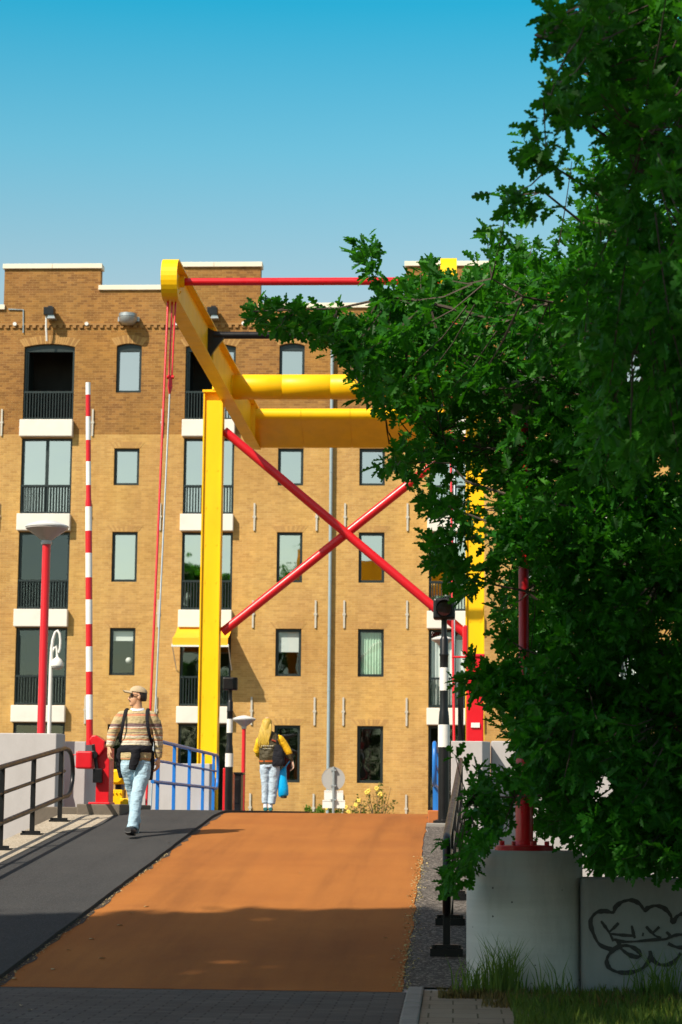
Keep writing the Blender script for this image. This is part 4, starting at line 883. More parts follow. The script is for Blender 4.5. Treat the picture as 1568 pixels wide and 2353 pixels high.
# limbs: a trunk with limbs that reach into the crown, and a twig behind every spray
limb_ends = []
tk = MB(); tk.tube([(2.9,14.0,-0.1,.24,.24),(2.88,14.0,0.5,.19,.19),(2.8,14.05,2.0,.165,.165),(2.7,14.1,4.0,.14,.14),(2.55,14.1,6.0,.10,.10),(2.4,14.0,8.0,.05,.05)], 0.15, 12)
tk.build('trunk', BARK, oak, smooth=60)
lb = MB(); nodes = [np.array((2.9,14.0,z)) for z in (0.9,1.6,2.3,3.0,3.8,4.6,5.4,6.2,7.0)]
lim_pts = []
for tx, ty, tY in ((1230,80,10.5),(1250,230,10.5),(1180,340,11),(1160,455,12),(1130,640,13),(870,690,14.6),(580,715,15),(760,770,15),(830,890,15.5),(900,1060,14.5),(1000,1150,14.5),(1010,1290,14.5),(1110,1560,14.6),(1140,1450,14.6),(1075,1830,14.6),(1350,1200,16),(1450,1600,16.5),(1400,700,12.5),(1480,300,10.5),(1300,900,15),(1250,1800,16.6),(1500,1900,16.6),(1200,1150,15.5),(1600,100,12),(1750,800,15),(1800,1500,15.5)):
    e = at(tx, ty, tY); zb = np.clip(e[2]-0.9-0.12*abs(e[0]-2.8), 0.5, 7.0); s0 = np.array([2.83, 14.05, zb]); L = np.linalg.norm(e-s0)
    mid = s0*0.5+e*0.5+np.array([0,0,0.04*L]) + RNG.normal(size=3)*0.06*L
    pts = []
    for k in range(13):
        t = k/12; p = s0*(1-t)**2+2*mid*t*(1-t)+e*t*t + RNG.normal(size=3)*0.012*L*(0 < k < 12); r = 0.028*(1-t)+0.004; pts.append((*p, r, r)); lim_pts.append(p)
    lb.tube(pts, 0.03, 6)
lim_pts = np.array(lim_pts)
tdirs = np.zeros_like(tips)
for i, p in enumerate(tips):
    d2 = ((lim_pts-p)**2).sum(1)+0.25*np.maximum(0, lim_pts[:,0]*0); j = int(np.argmin(d2)); q = lim_pts[j]
    v_ = p-q; L = np.linalg.norm(v_)+1e-6; tdirs[i] = v_/L*0.8+np.array([-0.3,-0.15,0.12])
    if i % 4 == 0:
        s0 = p - v_/L*min(L, 0.55); m_ = (s0+p)/2+np.array([0,0,-0.03])
        lb.tube([(*s0,0.006,0.006),(*m_,0.0045,0.0045),(*p,0.003,0.003)], 0.004, 3, cap=False)
lb.build('branches', BARK, oak, fixn=False)
pos, dd, nr, sz = sprays(tips, tdirs, 9, 0.108)
mesh_np('crown', leaf_polys(pos, dd, nr, sz), len(OAKH), OAK, oak, base_t)

# unseen trees behind the camera, some placed to shade the ramp foot and oak
SIMPLE = np.array([(0,0),(0.22,0.25),(0.30,0.55),(0.16,0.85),(0,1.0)])
def shade_tree(X, Y, h, rx, ry, rz, n, label, leafsize=0.3):
    t = thing('unseen_tree', (X,Y,0), label, 'tree', 'trees behind the viewer')
    k = MB(); B = Y-(5.5 if Y > 0 else 0); D = X-(1.5 if Y > 0 else 0); k.tube([(D,B,-0.1,.3,.3),(D,B,h*0.3,.22,.22),((D+X)/2,(B+Y)/2,h*0.62,.16,.16),(X,Y,h*0.85,.05,.05)], .2, 10)
    for a in range(9):
        an = a*2.4; z_ = h-rz*(1.9-0.18*a); k.tube([(X-.4*(9-a)/9,Y-(1.4 if Y > 0 else 0)*(9-a)/9,z_-.6,.07,.07),(X+math.cos(an)*rx*.45,Y+math.sin(an)*ry*.45,z_,.05,.05),(X+math.cos(an)*rx*.8,Y+math.sin(an)*ry*.8,z_+.2,.015,.015)], .05, 6)
    k.build('trunk', BARK, t, smooth=60)
    u = unit(RNG.normal(size=(n,3)))*RNG.uniform(0.55,1.0,(n,1))**0.4
    p = u*np.array([rx,ry,rz])+np.array([X,Y,h-rz]); p += 0.10*rx*np.sin(u*9.0+X)
    L = leaf_polys(p, RNG.normal(size=(n,3)), RNG.normal(size=(n,3))+np.array([0,0,1]), leafsize*RNG.uniform(0.7,1.3,n), half=SIMPLE)
    mesh_np('crown', L, len(SIMPLE), OAK, t, (X,Y,0))
for X, Y, h, rx, ry, rz, k in ((-12.6,7.9,12.6,3.2,3.3,2.9,3),(-8.2,8.15,12.4,3.2,3.3,2.8,3),(-3.0,4.6,15.6,2.0,2.3,2.2,1),(-4.3,5.9,11.3,1.6,2.2,1.7,3)):  # wide crowns shade the ramp foot; small sparse crowns added to darken the oak
    X -= 0.66*k; Y -= 0.75*k; h += k
    shade_tree(X, Y, h, rx, ry, rz, 12500 if rx > 3 else 420 if rx > 1.8 else 650, 'unseen tree behind the viewer placed to shade the ramp foot and oak', 0.40)
for X, Y, h in ((-19,-16,10.5),(-10,-20,11.5),(-1,-18,10),(8,-21,11.5),(17,-17,10)):
    shade_tree(X, Y, h, 4.8, 4.5, 5.0, 6000, 'tall street tree across the street behind the viewer', 0.5)

# plants at the foot of the warehouse
def bush(name, px0, px1, pytop, Y, n, label, cat, mat=SHRUB, ls=0.09, flowers=(), stems=0, z0=0.17):
    a = at(px0, pytop, Y); b = at(px1, pytop, Y); X = (a[0]+b[0])/2; rx = (b[0]-a[0])/2; H = a[2]-z0
    t = thing(name, (X, Y, z0), label, cat)
    k = MB()
    for i in range(max(6, stems)):
        ex = X+RNG.uniform(-1,1)*rx*0.8; k.tube([(X+RNG.uniform(-.3,.3)*rx,Y,z0,0.014,0.014),((X+ex)/2,Y+RNG.uniform(-.15,.15),z0+H*0.5,0.01,0.01),(ex,Y+RNG.uniform(-.2,.2),z0+H*RNG.uniform(0.65,0.97),0.005,0.005)], .01, 5)
    k.build('stem', BARK, t)
    u = RNG.uniform(-1,1,(n,3)); r_ = np.sqrt((u[:,0]**2+u[:,1]**2)); u = u[r_ < 1]
    top = H*(1-0.28*(np.abs(u[:,0]))**2)*(0.9+0.12*np.sin(u[:,0]*7+px0))
    p = np.stack([X+u[:,0]*rx, Y+u[:,1]*min(rx,0.45), z0+top*((u[:,2]*.5+.5)**(0.6))], 1)
    L = leaf_polys(p, RNG.normal(size=(len(p),3))+np.array([0,-.3,.4]), RNG.normal(size=(len(p),3))+np.array([0,-.5,1]), ls*RNG.uniform(.6,1.3,len(p)), half=SIMPLE)
    mesh_np('foliage', L, len(SIMPLE), mat, t, (X,Y,z0))
    for fx, fy in flowers:
        c = at(fx, fy, Y-0.3); f = MB()
        for q in range(9):
            an = q*2.4; f.ball((c[0]+0.04*math.cos(an)*RNG.uniform(.5,1.4), c[1]-0.02, c[2]+0.04*math.sin(an)*RNG.uniform(.5,1.4)), RNG.uniform(.02,.036), 0.025, RNG.uniform(.02,.036), 8, 6)
        f.build('flower', FLOW, t, smooth=60)
FLOW = pmat('pale_yellow_petal', (0.85, 0.62, 0.10), 0.6, 0.2, 15)
ROSEL = leaf_mat('rose_leaf', (0.10, 0.11, 0.03), (0.16, 0.13, 0.04))
bush('bush', 690, 760, 1848, 63.5, 1500, 'low bright green bush at the foot of the warehouse, left of the sign post', 'bush')
bush('bush', 745, 800, 1838, 64.3, 700, 'darker green bush directly behind the traffic sign post', 'bush', mat=ROSEL, flowers=((751,1857),(790,1845),(795,1855),(802,1866)))
bush('rose_bush', 806, 845, 1828, 64, 260, 'small yellow rose bush between the traffic sign and the taller rose bush', 'bush', mat=ROSEL, flowers=((818,1851),(825,1840)), stems=9)
bush('rose_bush', 830, 912, 1800, 64.2, 420, 'tall loose yellow rose bush under the dark ground floor window', 'bush', mat=ROSEL, flowers=((847,1817),(843,1822),(866,1812),(874,1826)), stems=16)

# grass
def blades(n, xf, yf, hmin, hmax, mat, name, width=0.006, lean=0.5, clumpy=True, z0=0.0):
    x = xf(n); y = yf(n); 
    if clumpy:
        k = np.sin(x*7.1+1.3)*np.sin(y*5.3+.4)+0.6*np.sin(x*15+y*11); keep = k > RNG.uniform(-1.5, 0.8, n); x, y = x[keep], y[keep]
    n = len(x); h = RNG.uniform(hmin, hmax, n)*RNG.uniform(0.5,1,n); a = RNG.uniform(0, 2*PI, n); l = lean*RNG.uniform(0.1,1,n)*h
    w = width*RNG.uniform(.6,1.3,n); b = np.stack([x,y,np.full(n,z0)],1); sx = np.stack([np.cos(a+1.57),np.sin(a+1.57),0*a],1)*w[:,None]
    dv = np.stack([np.cos(a),np.sin(a),0*a],1); up = np.array([0,0,1.0])
    m1 = b+dv*(l*0.25)[:,None]+up*(h*0.55)[:,None]; tp = b+dv*l[:,None]+up*h[:,None]
    V = np.stack([b-sx, b+sx, m1+sx*.8, tp, m1-sx*.8], 1)
    o = mesh_np(name, V, 5, mat); o['kind'] = 'stuff'; return o
U = RNG.uniform
def lawn_x(n): return U(0.30,4.2,n)
tag(blades(36000, lambda n: U(0.36,4.5,n)+0.0, lambda n: U(11.6,14.92,n), 0.03, 0.12, GRASSM, 'lawn_grass', 0.004), 'short tufty grass in front of the low graffiti wall', 'grass')
tag(blades(2600, lambda n: U(0.18,1.6,n), lambda n: U(13.9,14.86,n), 0.03, 0.10, DRYG, 'dry_grass', 0.004), 'straw coloured dry grass along the foot of the drum', 'grass')
tag(blades(2400, lambda n: U(-0.1,0.5,n), lambda n: 14.55+U(0,0.35,n)-0.0*U(0,1,n), 0.02, 0.09, DRYG, 'edge_grass', 0.004), 'brown dry grass at the end of the gravel strip', 'grass')
def tuft(px, py, n, h, spread, label):
    Y = 14.72; c = at(px, py, Y); x0 = c[0]
    a = RNG.normal(size=n)*spread; x = x0+a; y = Y+RNG.normal(size=n)*0.05; hh = h*RNG.uniform(0.35,1,n); an = np.where(U(0,1,n)<.5, 0.0, PI)+RNG.normal(size=n)*0.8
    l = hh*U(0.05,0.55,n); w = U(0.003,0.006,n); b = np.stack([x,y,0*x],1); dv = np.stack([np.cos(an),np.sin(an)*.5,0*an],1); sx = np.stack([w,0*w,0*w],1); up = np.array([0,0,1.])
    V = np.stack([b-sx, b+sx, b+dv*(l*.3)[:,None]+up*(hh*.6)[:,None]+sx*.7, b+dv*l[:,None]+up*hh[:,None], b+dv*(l*.3)[:,None]+up*(hh*.6)[:,None]-sx*.7],1)
    o = mesh_np('grass_tuft', V, 5, GRASSM, None, (x0,Y,0)); tag(o, label, 'grass tuft')
tuft(1092, 2262, 70, 0.30, 0.06, 'green grass tuft at the left foot of the concrete drum')
tuft(1160, 2262, 110, 0.44, 0.07, 'tallest grass tuft at the middle of the drum foot')
tuft(1258, 2262, 22, 0.34, 0.08, 'thin grass tuft at the right of the drum foot')
tuft(1520, 2275, 90, 0.36, 0.10, 'tall grass tuft against the graffiti wall')
# fallen leaves and scraps on the path
LITTER = pmat('pale_fallen_leaf', (0.42,0.34,0.16), 0.7, 0.3, 20)
for px, py in ((225,2204),(50,2312),(64,2322),(688,2008),(392,1946),(118,2230),(164,2185),(880,2157),(936,2110),(40,2250),(205,2160),(330,2085),(908,2205),(300,2100),(945,2060),(268,2128)):
    # meet the ray with the ramp surface
    Y = 16.0
    for _ in range(40):
        p = at(px, py, Y); err = p[2]-zof(Y)-0.003
        if abs(py-2280) < 60 and Y < 15.05: pass
        Y += err*9 if err > 0 else err*9
        Y = min(max(Y, 12.0), 29)
    p = at(px, py, Y); r_ = random.uniform(0.016, 0.032); a0_ = random.uniform(0, 6.28)
    hz = zof(Y)+(0.045 if (p[0] < -3.2 and Y > 15.05) else 0.008)
    L = leaf_polys(np.array([[p[0], Y, hz]]), np.array([[math.cos(a0_), math.sin(a0_), 0.06]]), np.array([[0.1,0.1,1.0]]), np.array([r_*2]), half=SIMPLE, curl=0.05, fold=0.25)
    tag(mesh_np('fallen_leaf', L, len(SIMPLE), LITTER, None, (p[0],Y,hz)), 'small pale fallen leaf lying on the path or street', 'leaf', 'fallen leaves on the path')
# crumbs of grit and moss along the edge of the gravel strip and the joint
n = 900; x = -0.345+np.abs(RNG.normal(size=n))*0.035*np.where(U(0,1,n)<.5,-1,1); y = U(15.1,24,n); z = np.array([zof(v)+0.008 for v in y])
L = leaf_polys(np.stack([x,y,z],1), RNG.normal(size=(n,3))*np.array([1,1,.15]), RNG.normal(size=(n,3))*0.3+np.array([0,0,1]), U(0.008,0.028,n), half=SIMPLE)
tag(mesh_np('litter', L, len(SIMPLE), LITTER), 'crumbled leaf litter along the right edge of the orange path', 'litter', kind='stuff')
n = 500; x = -3.17+RNG.normal(size=n)*0.02; y = U(15.1,24,n); z = np.array([zof(v)+0.01 for v in y])
L = leaf_polys(np.stack([x,y,z],1), RNG.normal(size=(n,3))*np.array([1,1,.15]), RNG.normal(size=(n,3))*0.3+np.array([0,0,1]), U(0.008,0.022,n), half=SIMPLE)
tag(mesh_np('litter', L, len(SIMPLE), LITTER), 'crumbled leaf litter in the seam beside the dark footpath', 'litter', kind='stuff')

# ------------------------------------------------------------------ people
def cloth_mat(name, col, var=0.12, scale=7, bump=0.35, bscale=14, stretch=(1,1,2.2), rough=0.85, wear=None):
    m, t, p = newmat(name); v = coords(t, stretch)
    c = mixc(t, noise(t, v, scale), tuple(k*(1-var) for k in col), tuple(min(1,k*(1+var)) for k in col))
    if wear: c = mixc(t, ramp(t, noise(t, coords(t), 5, 3), [(0.45,0.0),(0.7,0.7)]), c, wear)
    t.links.new(c, p.inputs['Base Color']); p.inputs['Roughness'].default_value = rough; p.inputs['Specular IOR Level'].default_value = 0.2
    t.links.new(bumpn(t, noise(t, v, bscale, 3), bump, 0.03), p.inputs['Normal']); return m
SKIN = pmat('skin', (0.56, 0.30, 0.17), 0.5, 0.10, 12); SKIN2 = pmat('fair_skin', (0.66, 0.42, 0.30), 0.5, 0.08, 12)
DENIM = cloth_mat('light_blue_denim', (0.36, 0.51, 0.61), 0.07, 6, 0.5, 11, (1,1,2.5))
DENIM2 = cloth_mat('pale_blue_denim', (0.43, 0.52, 0.60), 0.07, 6, 0.5, 11, (1,1,2.0))
NAVY = cloth_mat('black_cloth', (0.012, 0.012, 0.016), 0.3, 6, 0.5, 14)
CAPM = cloth_mat('beige_cap_cloth', (0.46, 0.36, 0.23), 0.10, 9, 0.2, 40)
WHITEC = cloth_mat('white_cotton', (0.75, 0.76, 0.82), 0.05, 9, 0.2, 20)
SHOE = pmat('black_shoe', (0.014, 0.014, 0.016), 0.5, 0.3, 9); SOLE = pmat('pale_sole', (0.5, 0.47, 0.42), 0.7, 0.1, 9)
HAIRD = pmat('dark_hair', (0.03, 0.02, 0.014), 0.6, 0.3, 40); 
# knitted jumper with its stripes
def sweater():
    m, t, p = newmat('striped_knit'); sx = _n(t, 'ShaderNodeSeparateXYZ'); tc = _n(t, 'ShaderNodeTexCoord'); t.links.new(tc.outputs['Object'], sx.inputs[0])
    wv = noise(t, tc.outputs['Object'], 5.5, 2); a = _n(t, 'ShaderNodeMath', operation='MULTIPLY_ADD'); t.links.new(wv, a.inputs[0]); a.inputs[1].default_value = 0.035; t.links.new(sx.outputs[2], a.inputs[2])
    mr = _n(t, 'ShaderNodeMapRange'); mr.inputs[1].default_value = 0.85+0.0175; mr.inputs[2].default_value = 1.55+0.0175; t.links.new(a.outputs[0], mr.inputs[0])
    S_, O_, G_, W_, B_ = (0.47,0.375,0.205), (0.56,0.225,0.125), (0.20,0.13,0.13), (0.58,0.52,0.41), (0.36,0.26,0.11)
    st = [(0.85,B_),(0.905,O_),(0.915,S_),(0.985,G_),(0.995,S_),(1.03,W_),(1.045,S_),(1.075,W_),(1.10,G_),(1.105,W_),(1.125,O_),(1.140,S_),(1.16,W_),(1.185,O_),(1.20,S_),(1.215,G_),(1.222,S_),(1.262,O_),(1.272,W_),(1.290,G_),(1.325,S_),(1.415,O_),(1.438,G_),(1.444,S_)]
    c = ramp(t, mr.outputs[0], [((z-0.85)/0.70, k) for z, k in st], 'CONSTANT')
    c = mixc(t, 0.5, c, ramp(t, noise(t, tc.outputs['Object'], 60, 2), [(0.3,0.75),(0.7,1.2)]), 'MULTIPLY')
    t.links.new(c, p.inputs['Base Color']); p.inputs['Roughness'].default_value = 0.95; p.inputs['Specular IOR Level'].default_value = 0.1
    t.links.new(bumpn(t, noise(t, coords(t,(1,1,2.6)), 9, 3), 0.55, 0.035), p.inputs['Normal']); return m
KNIT = sweater()
def finger_set(mb, wr, d, side, back, L=0.075, curl=0.5, mir=1):
    """palm, four fingers and a thumb; wr wrist point, d down the hand, side towards the thumb, back = back of the hand"""
    wr = Vector(wr); d = Vector(d).normalized(); s = Vector(side); s = (s-d*s.dot(d)).normalized(); b = d.cross(s)*mir
    pal = [wr-d*0.01, wr+d*0.035, wr+d*0.085]
    mb.tube([(*pal[0],0.027,0.021),(*pal[1],0.040,0.017),(*pal[2],0.041,0.014)], 0.03, 10, side=s)
    for i, (o, l) in enumerate(((0.031,0.072),(0.0105,0.080),(-0.0105,0.074),(-0.031,0.058))):
        p = wr+d*0.08+s*o; q = p+d*(l*0.45)-b*(l*0.12*curl); r = q+d*(l*0.32)-b*(l*0.32*curl); e = r+d*(l*0.2)-b*(l*0.34*curl)
        mb.tube([(*(p-d*0.01),0.0095,0.0095),(*q,0.0090,0.0090),(*r,0.0085,0.0085),(*e,0.007,0.007)], 0.009, 8, side=s)
    p = wr+d*0.025+s*0.030; q = p+d*0.032+s*0.022-b*0.008; r = q+d*0.030+s*0.004-b*0.010
    mb.tube([(*p,0.014,0.014),(*q,0.011,0.011),(*r,0.008,0.008)], 0.01, 8)
def head_mb(mb, c, face, scale=1.0):
    """skull, jaw, nose, ears and neck stub; face = horizontal unit facing direction"""
    f = Vector((face[0], face[1], 0)).normalized(); s = Vector((0,0,1)).cross(f); c = Vector(c); k = scale
    def q(a, b, z): return c+f*a*k+s*b*k+Vector((0,0,z*k))
    def ell(ce, ra, rb, rc, n=16, m=12):
        rr = []
        for i in range(m):
            t = -PI/2+PI*(i+0.35)/(m-0.3); rr.append([q(ce[0]+ra*math.cos(t)*math.cos(2*PI*j/n), ce[1]+rb*math.cos(t)*math.sin(2*PI*j/n), ce[2]+rc*math.sin(t)) for j in range(n)])
        mb.rings(rr)
    ell((-0.012,0,0.03), 0.098, 0.077, 0.100); ell((0.035,0,-0.04), 0.058, 0.058, 0.085); ell((0.070,0,-0.095), 0.026, 0.030, 0.024); ell((0.062,0,0.012), 0.032, 0.05, 0.03)
    mb.tube([(*q(0.086,0,0.012),0.008*k,0.008*k),(*q(0.104,0,-0.018),0.012*k,0.012*k),(*q(0.112,0,-0.036),0.016*k,0.012*k),(*q(0.092,0,-0.044),0.012*k,0.008*k)], 0.012, 8, side=s)
    for sg in (-1, 1): mb.ball(q(-0.012, sg*0.079, -0.012), 0.020*k, 0.014*k, 0.031*k, 10, 7)
    mb.tube([(*q(0.083,-0.024,-0.068),0.005*k,0.005*k),(*q(0.090,0,-0.066),0.008*k,0.007*k),(*q(0.083,0.024,-0.068),0.005*k,0.005*k)], 0.006, 8); mb.tube([(*q(0.080,-0.02,-0.080),0.006*k,0.006*k),(*q(0.086,0,-0.080),0.009*k,0.008*k),(*q(0.080,0.02,-0.080),0.006*k,0.006*k)], 0.006, 8)
    return q
# --- the walking man
MX, MY = float(at(308,1935,25.75)[0]), 25.75; MZ = zof(MY)+0.036
man = thing('person', (MX,MY,MZ), 'person in beige cap and striped jumper walking down the footpath, head turned left', 'person')
def m_(p): return (p[0]+MX, p[1]+MY, p[2]+MZ, *p[3:])
def mt(mb, pts, r=0.05, n=16, side=(1,0,0)): mb.tube([m_(p) for p in pts], r, n, side=side)
HC = (0.005, 0.0, 1.655); ang = R(180+14); FD = (math.cos(ang), math.sin(ang))
b_ = MB()
mt(b_, [(0,0,.86,.15,.10),(0,0,1.0,.145,.095),(0,0,1.2,.15,.10),(0,0,1.36,.16,.10),(0.005,0,1.44,.13,.08),(.008,0,1.49,.062,.058),(.006,.0,1.56,.054,.054),(.0,.0,1.63,.055,.055)])
RW = (-.318,-.05,1.035); LW = (.264,.07,.915)
mt(b_, [(-.14,0,1.42,.06,.06),(-.2,0,1.40,.055,.055),(-.288,0,1.235,.042,.042),(-.305,-.03,1.13,.038,.034),(*RW,.027,.022)])
mt(b_, [(.14,0,1.42,.06,.06),(.2,.01,1.40,.055,.055),(.255,.05,1.2,.042,.042),(.26,.06,1.05,.038,.034),(*LW,.027,.022)])
mt(b_, [(.085,0,.90,.09,.09),(.075,-.06,.66,.075,.075),(.045,-.13,.49,.055,.055),(.03,-.2,.28,.05,.05),(.02,-.27,.09,.035,.035)])
mt(b_, [(-.085,0,.90,.09,.09),(-.06,.07,.66,.075,.075),(-.035,.13,.49,.055,.055),(-.03,.25,.28,.05,.05),(-.03,.37,.15,.035,.035)])
finger_set(b_, m_(RW), (0.03,-0.35,-1), (0.5,-1,0), 0, curl=0.9, mir=1)
finger_set(b_, m_(LW), (0.0,-0.1,-1), (-0.3,-1,0), 0, curl=1.1, mir=-1)
hq = head_mb(b_, m_(HC), FD)
remesh(b_.build('body', SKIN, man, smooth=80), 0.0065, 2)
hr = MB()   # short hair under the cap, eyebrow, moustache, stubble shadow along the jaw
rr = []
for z, ra, rb, off in ((-0.055,.060,.060,-.045),(-0.02,.085,.076,-.028),(0.03,.1005,.0795,-.014),(0.06,.095,.076,-.012)):
    rr.append([hq(off+ra*math.cos(PI/2+PI*j/12*1.0), rb*math.sin(PI/2+PI*j/12), z) for j in range(13)]+[hq(off*0.6, -rb*.6, z), hq(off*0.6, rb*.6, z)])
hr.rings(rr); hr.build('hair', HAIRD, man, smooth=60)
ms = MB(); ms.tube([hq(.084,-.026,-.060),hq(.095,-.012,-.053),hq(.097,0,-.052),hq(.095,.012,-.053),hq(.084,.026,-.060)], 0.006, 6); ms.build('moustache', HAIRD, man, smooth=60)
sg_m = MB()
for sg in (-1,1):
    sg_m.rings([[hq(.083+.012*math.cos(a)*0-.012*(abs(b0_)>.5), sg*(.033+.027*math.cos(a)), .010+.020*math.sin(a)) for a in np.linspace(0,2*PI,12,endpoint=False)] for b0_ in (0,1)])
    sg_m.tube([hq(.078,sg*.06,.016),hq(.04,sg*.080,.018),hq(-.012,sg*.084,.012)], 0.004, 6)
sg_m.tube([hq(.093,-.012,.016),hq(.093,.012,.016)], 0.004, 6)
sg_m.build('sunglasses', pmat('dark_lens', (0.01,0.01,0.012), 0.12), man, smooth=50)
cpm = MB(); rr = []
for k in range(8):
    t = k/7*PI/2; rr.append([hq(-.012+.108*math.cos(t)*math.cos(2*PI*j/20), .087*math.cos(t)*math.sin(2*PI*j/20), .052+.078*math.sin(t)+0.012*math.cos(2*PI*j/20)*math.cos(t)) for j in range(20)])
rr[-1] = [hq(-.012+.004*math.cos(2*PI*j/20), .004*math.sin(2*PI*j/20), .131) for j in range(20)]
cpm.rings(rr); cap = cpm.build('cap', CAPM, man, smooth=60)
vz_ = MB(); rows = []
for i in range(7):
    u = i/6; rows.append([(0.075+0.105*u*(1-0.25*(v*v)), v*.075*(1-.18*u), .066+.012*u-.022*v*v+0.0*u) for v in np.linspace(-1,1,9)])
top = [[hq(*p) for p in r] for r in rows]; bot = [[hq(p[0],p[1],p[2]-.007) for p in r] for r in rows]
vz_.rings([top[i]+bot[i][::-1] for i in range(7)]); vz_.build('visor', CAPM, cap, smooth=50)
sw = MB()
mt(sw, [(-.002,0,.885,.180,.130),(0,0,.93,.188,.138),(.002,0,1.0,.186,.138),(.004,0,1.06,.188,.140),(.004,0,1.13,.176,.130),(.004,0,1.24,.172,.126),(.004,0,1.34,.178,.126),(.004,.0,1.42,.186,.112),(.006,0,1.465,.150,.092),(.008,0,1.495,.092,.076),(.008,0,1.508,.070,.066)], n=24)
mt(sw, [(-.10,0,1.425,.075,.075),(-.175,0,1.405,.080,.080),(-.215,0,1.36,.076,.076),(-.262,.0,1.27,.067,.064),(-.290,.0,1.20,.063,.060),(-.302,-.02,1.13,.056,.054),(-.312,-.04,1.07,.047,.044),(-.317,-.048,1.045,.040,.038)])
mt(sw, [(.10,0,1.425,.075,.075),(.178,.01,1.405,.080,.080),(.218,.02,1.34,.075,.075),(.245,.04,1.25,.066,.064),(.256,.05,1.16,.062,.060),(.261,.06,1.05,.056,.054),(.264,.066,.97,.048,.046),(.264,.07,.925,.041,.040)])
remesh(sw.build('jumper', KNIT, man, smooth=80), 0.0095, 3, 0.018)
cl = MB(); rr = [[m_((.008+ra*math.cos(a), rb*math.sin(a)-0.012, z-0.016*(math.sin(a)<0)*abs(math.sin(a)))) for a in np.linspace(0,2*PI,20,endpoint=False)] for ra, rb, z in ((.090,.080,1.495),(.082,.078,1.510),(.070,.066,1.520),(.062,.060,1.512))]
cl.rings([[q_[:3] for q_ in r] for r in rr], cap=False); cl.build('shirt_collar', WHITEC, man, smooth=60)
jn = MB()
mt(jn, [(0,0,.80,.165,.12),(0,0,.86,.176,.126),(0,0,.93,.170,.122)], n=20)
mt(jn, [(.088,0,.86,.096,.12),(.090,-.02,.78,.100,.115),(.080,-.06,.66,.092,.098),(.058,-.11,.54,.080,.084),(.045,-.14,.47,.077,.080),(.034,-.18,.34,.070,.074),(.026,-.22,.22,.066,.070),(.02,-.25,.13,.066,.070),(.016,-.262,.085,.069,.075)])
mt(jn, [(-.088,0,.86,.096,.12),(-.086,.02,.78,.098,.112),(-.066,.07,.66,.088,.094),(-.045,.12,.54,.076,.080),(-.036,.15,.47,.073,.076),(-.030,.22,.34,.066,.070),(-.030,.28,.22,.062,.068),(-.030,.34,.16,.062,.068)])
jj = [(.06,-.262,.115),(-.02,-.25,.10)]
remesh(jn.build('jeans', DENIM, man, smooth=80), 0.0095, 2, 0.020)
for pts, nm in (([(.022,-.235,.055,.040,.050),(.018,-.28,.065,.050,.060),(.010,-.34,.060,.052,.052),(.002,-.42,.066,.052,.040),(-.004,-.48,.072,.040,.026)], 'shoe'), ([(-.032,.43,.150,.036,.04),(-.034,.39,.115,.046,.05),(-.040,.33,.065,.050,.048),(-.046,.27,.036,.048,.034),(-.05,.22,.022,.036,.02)], 'shoe')):
    s_ = MB(); mt(s_, pts, n=14); sh_ = s_.build(nm, SHOE, man, smooth=60)
    k_ = MB(); mt(k_, [(p[0], p[1], p[2]-p[4]*0.86, p[3]*0.95, 0.014) for p in pts], n=12); k_.build('sole', SOLE if pts[0][1] > 0 else SHOE, sh_, smooth=60)
jk = MB()   # dark jacket tied round the waist
mt(jk, [(.0,0,.985,.196,.148),(.0,0,1.02,.203,.156),(.002,0,1.055,.200,.152),(.002,0,1.075,.190,.143)], n=24)
mt(jk, [(.0,-.155,1.02,.05,.05),(.015,-.165,.95,.048,.040),(-.005,-.165,.86,.050,.035),(-.02,-.16,.775,.048,.028)])
mt(jk, [(.02,-.150,1.02,.05,.05),(.04,-.155,.93,.04,.035),(.02,-.165,.84,.035,.03)])
mt(jk, [(-.18,.02,1.03,.05,.06),(-.205,.03,.92,.045,.07),(-.200,.03,.80,.036,.07),(-.175,.03,.68,.028,.05)]); mt(jk, [(.175,.05,1.0,.04,.06),(.185,.06,.85,.035,.08),(.165,.07,.66,.03,.08)])
mt(jk, [(.0,.13,1.02,.17,.05),(.0,.15,.9,.18,.04),(.0,.15,.7,.165,.035)])
remesh(jk.build('tied_jacket', NAVY, man, smooth=80), 0.011, 3)
bp_ = thing('backpack', (MX,MY+0.2,MZ+1.0), 'black backpack worn by the man in the striped jumper', 'backpack')
k_ = MB(); mt(k_, [(.0,.22,1.02,.13,.07),(.0,.235,1.08,.15,.09),(.0,.235,1.25,.15,.095),(.0,.22,1.40,.14,.08),(.0,.20,1.47,.09,.05)], n=20); k_.build('bag', NAVY, bp_, smooth=60)
for sg in (-1, 1):
    k_ = MB(); k_.tube([m_((p[0]*sg+.004,*p[1:])) for p in ((.125,.12,1.46,.021,.006),(.128,.03,1.512,.021,.006),(.130,-.06,1.485,.021,.006),(.138,-.122,1.40,.021,.006),(.150,-.140,1.30,.020,.006),(.168,-.120,1.20,.018,.006),(.190,-.05,1.12,.02,.007),(.17,.10,1.06,.02,.007))], .02, 8, side=(1,0,0)); k_.build('strap', NAVY, bp_, smooth=60)
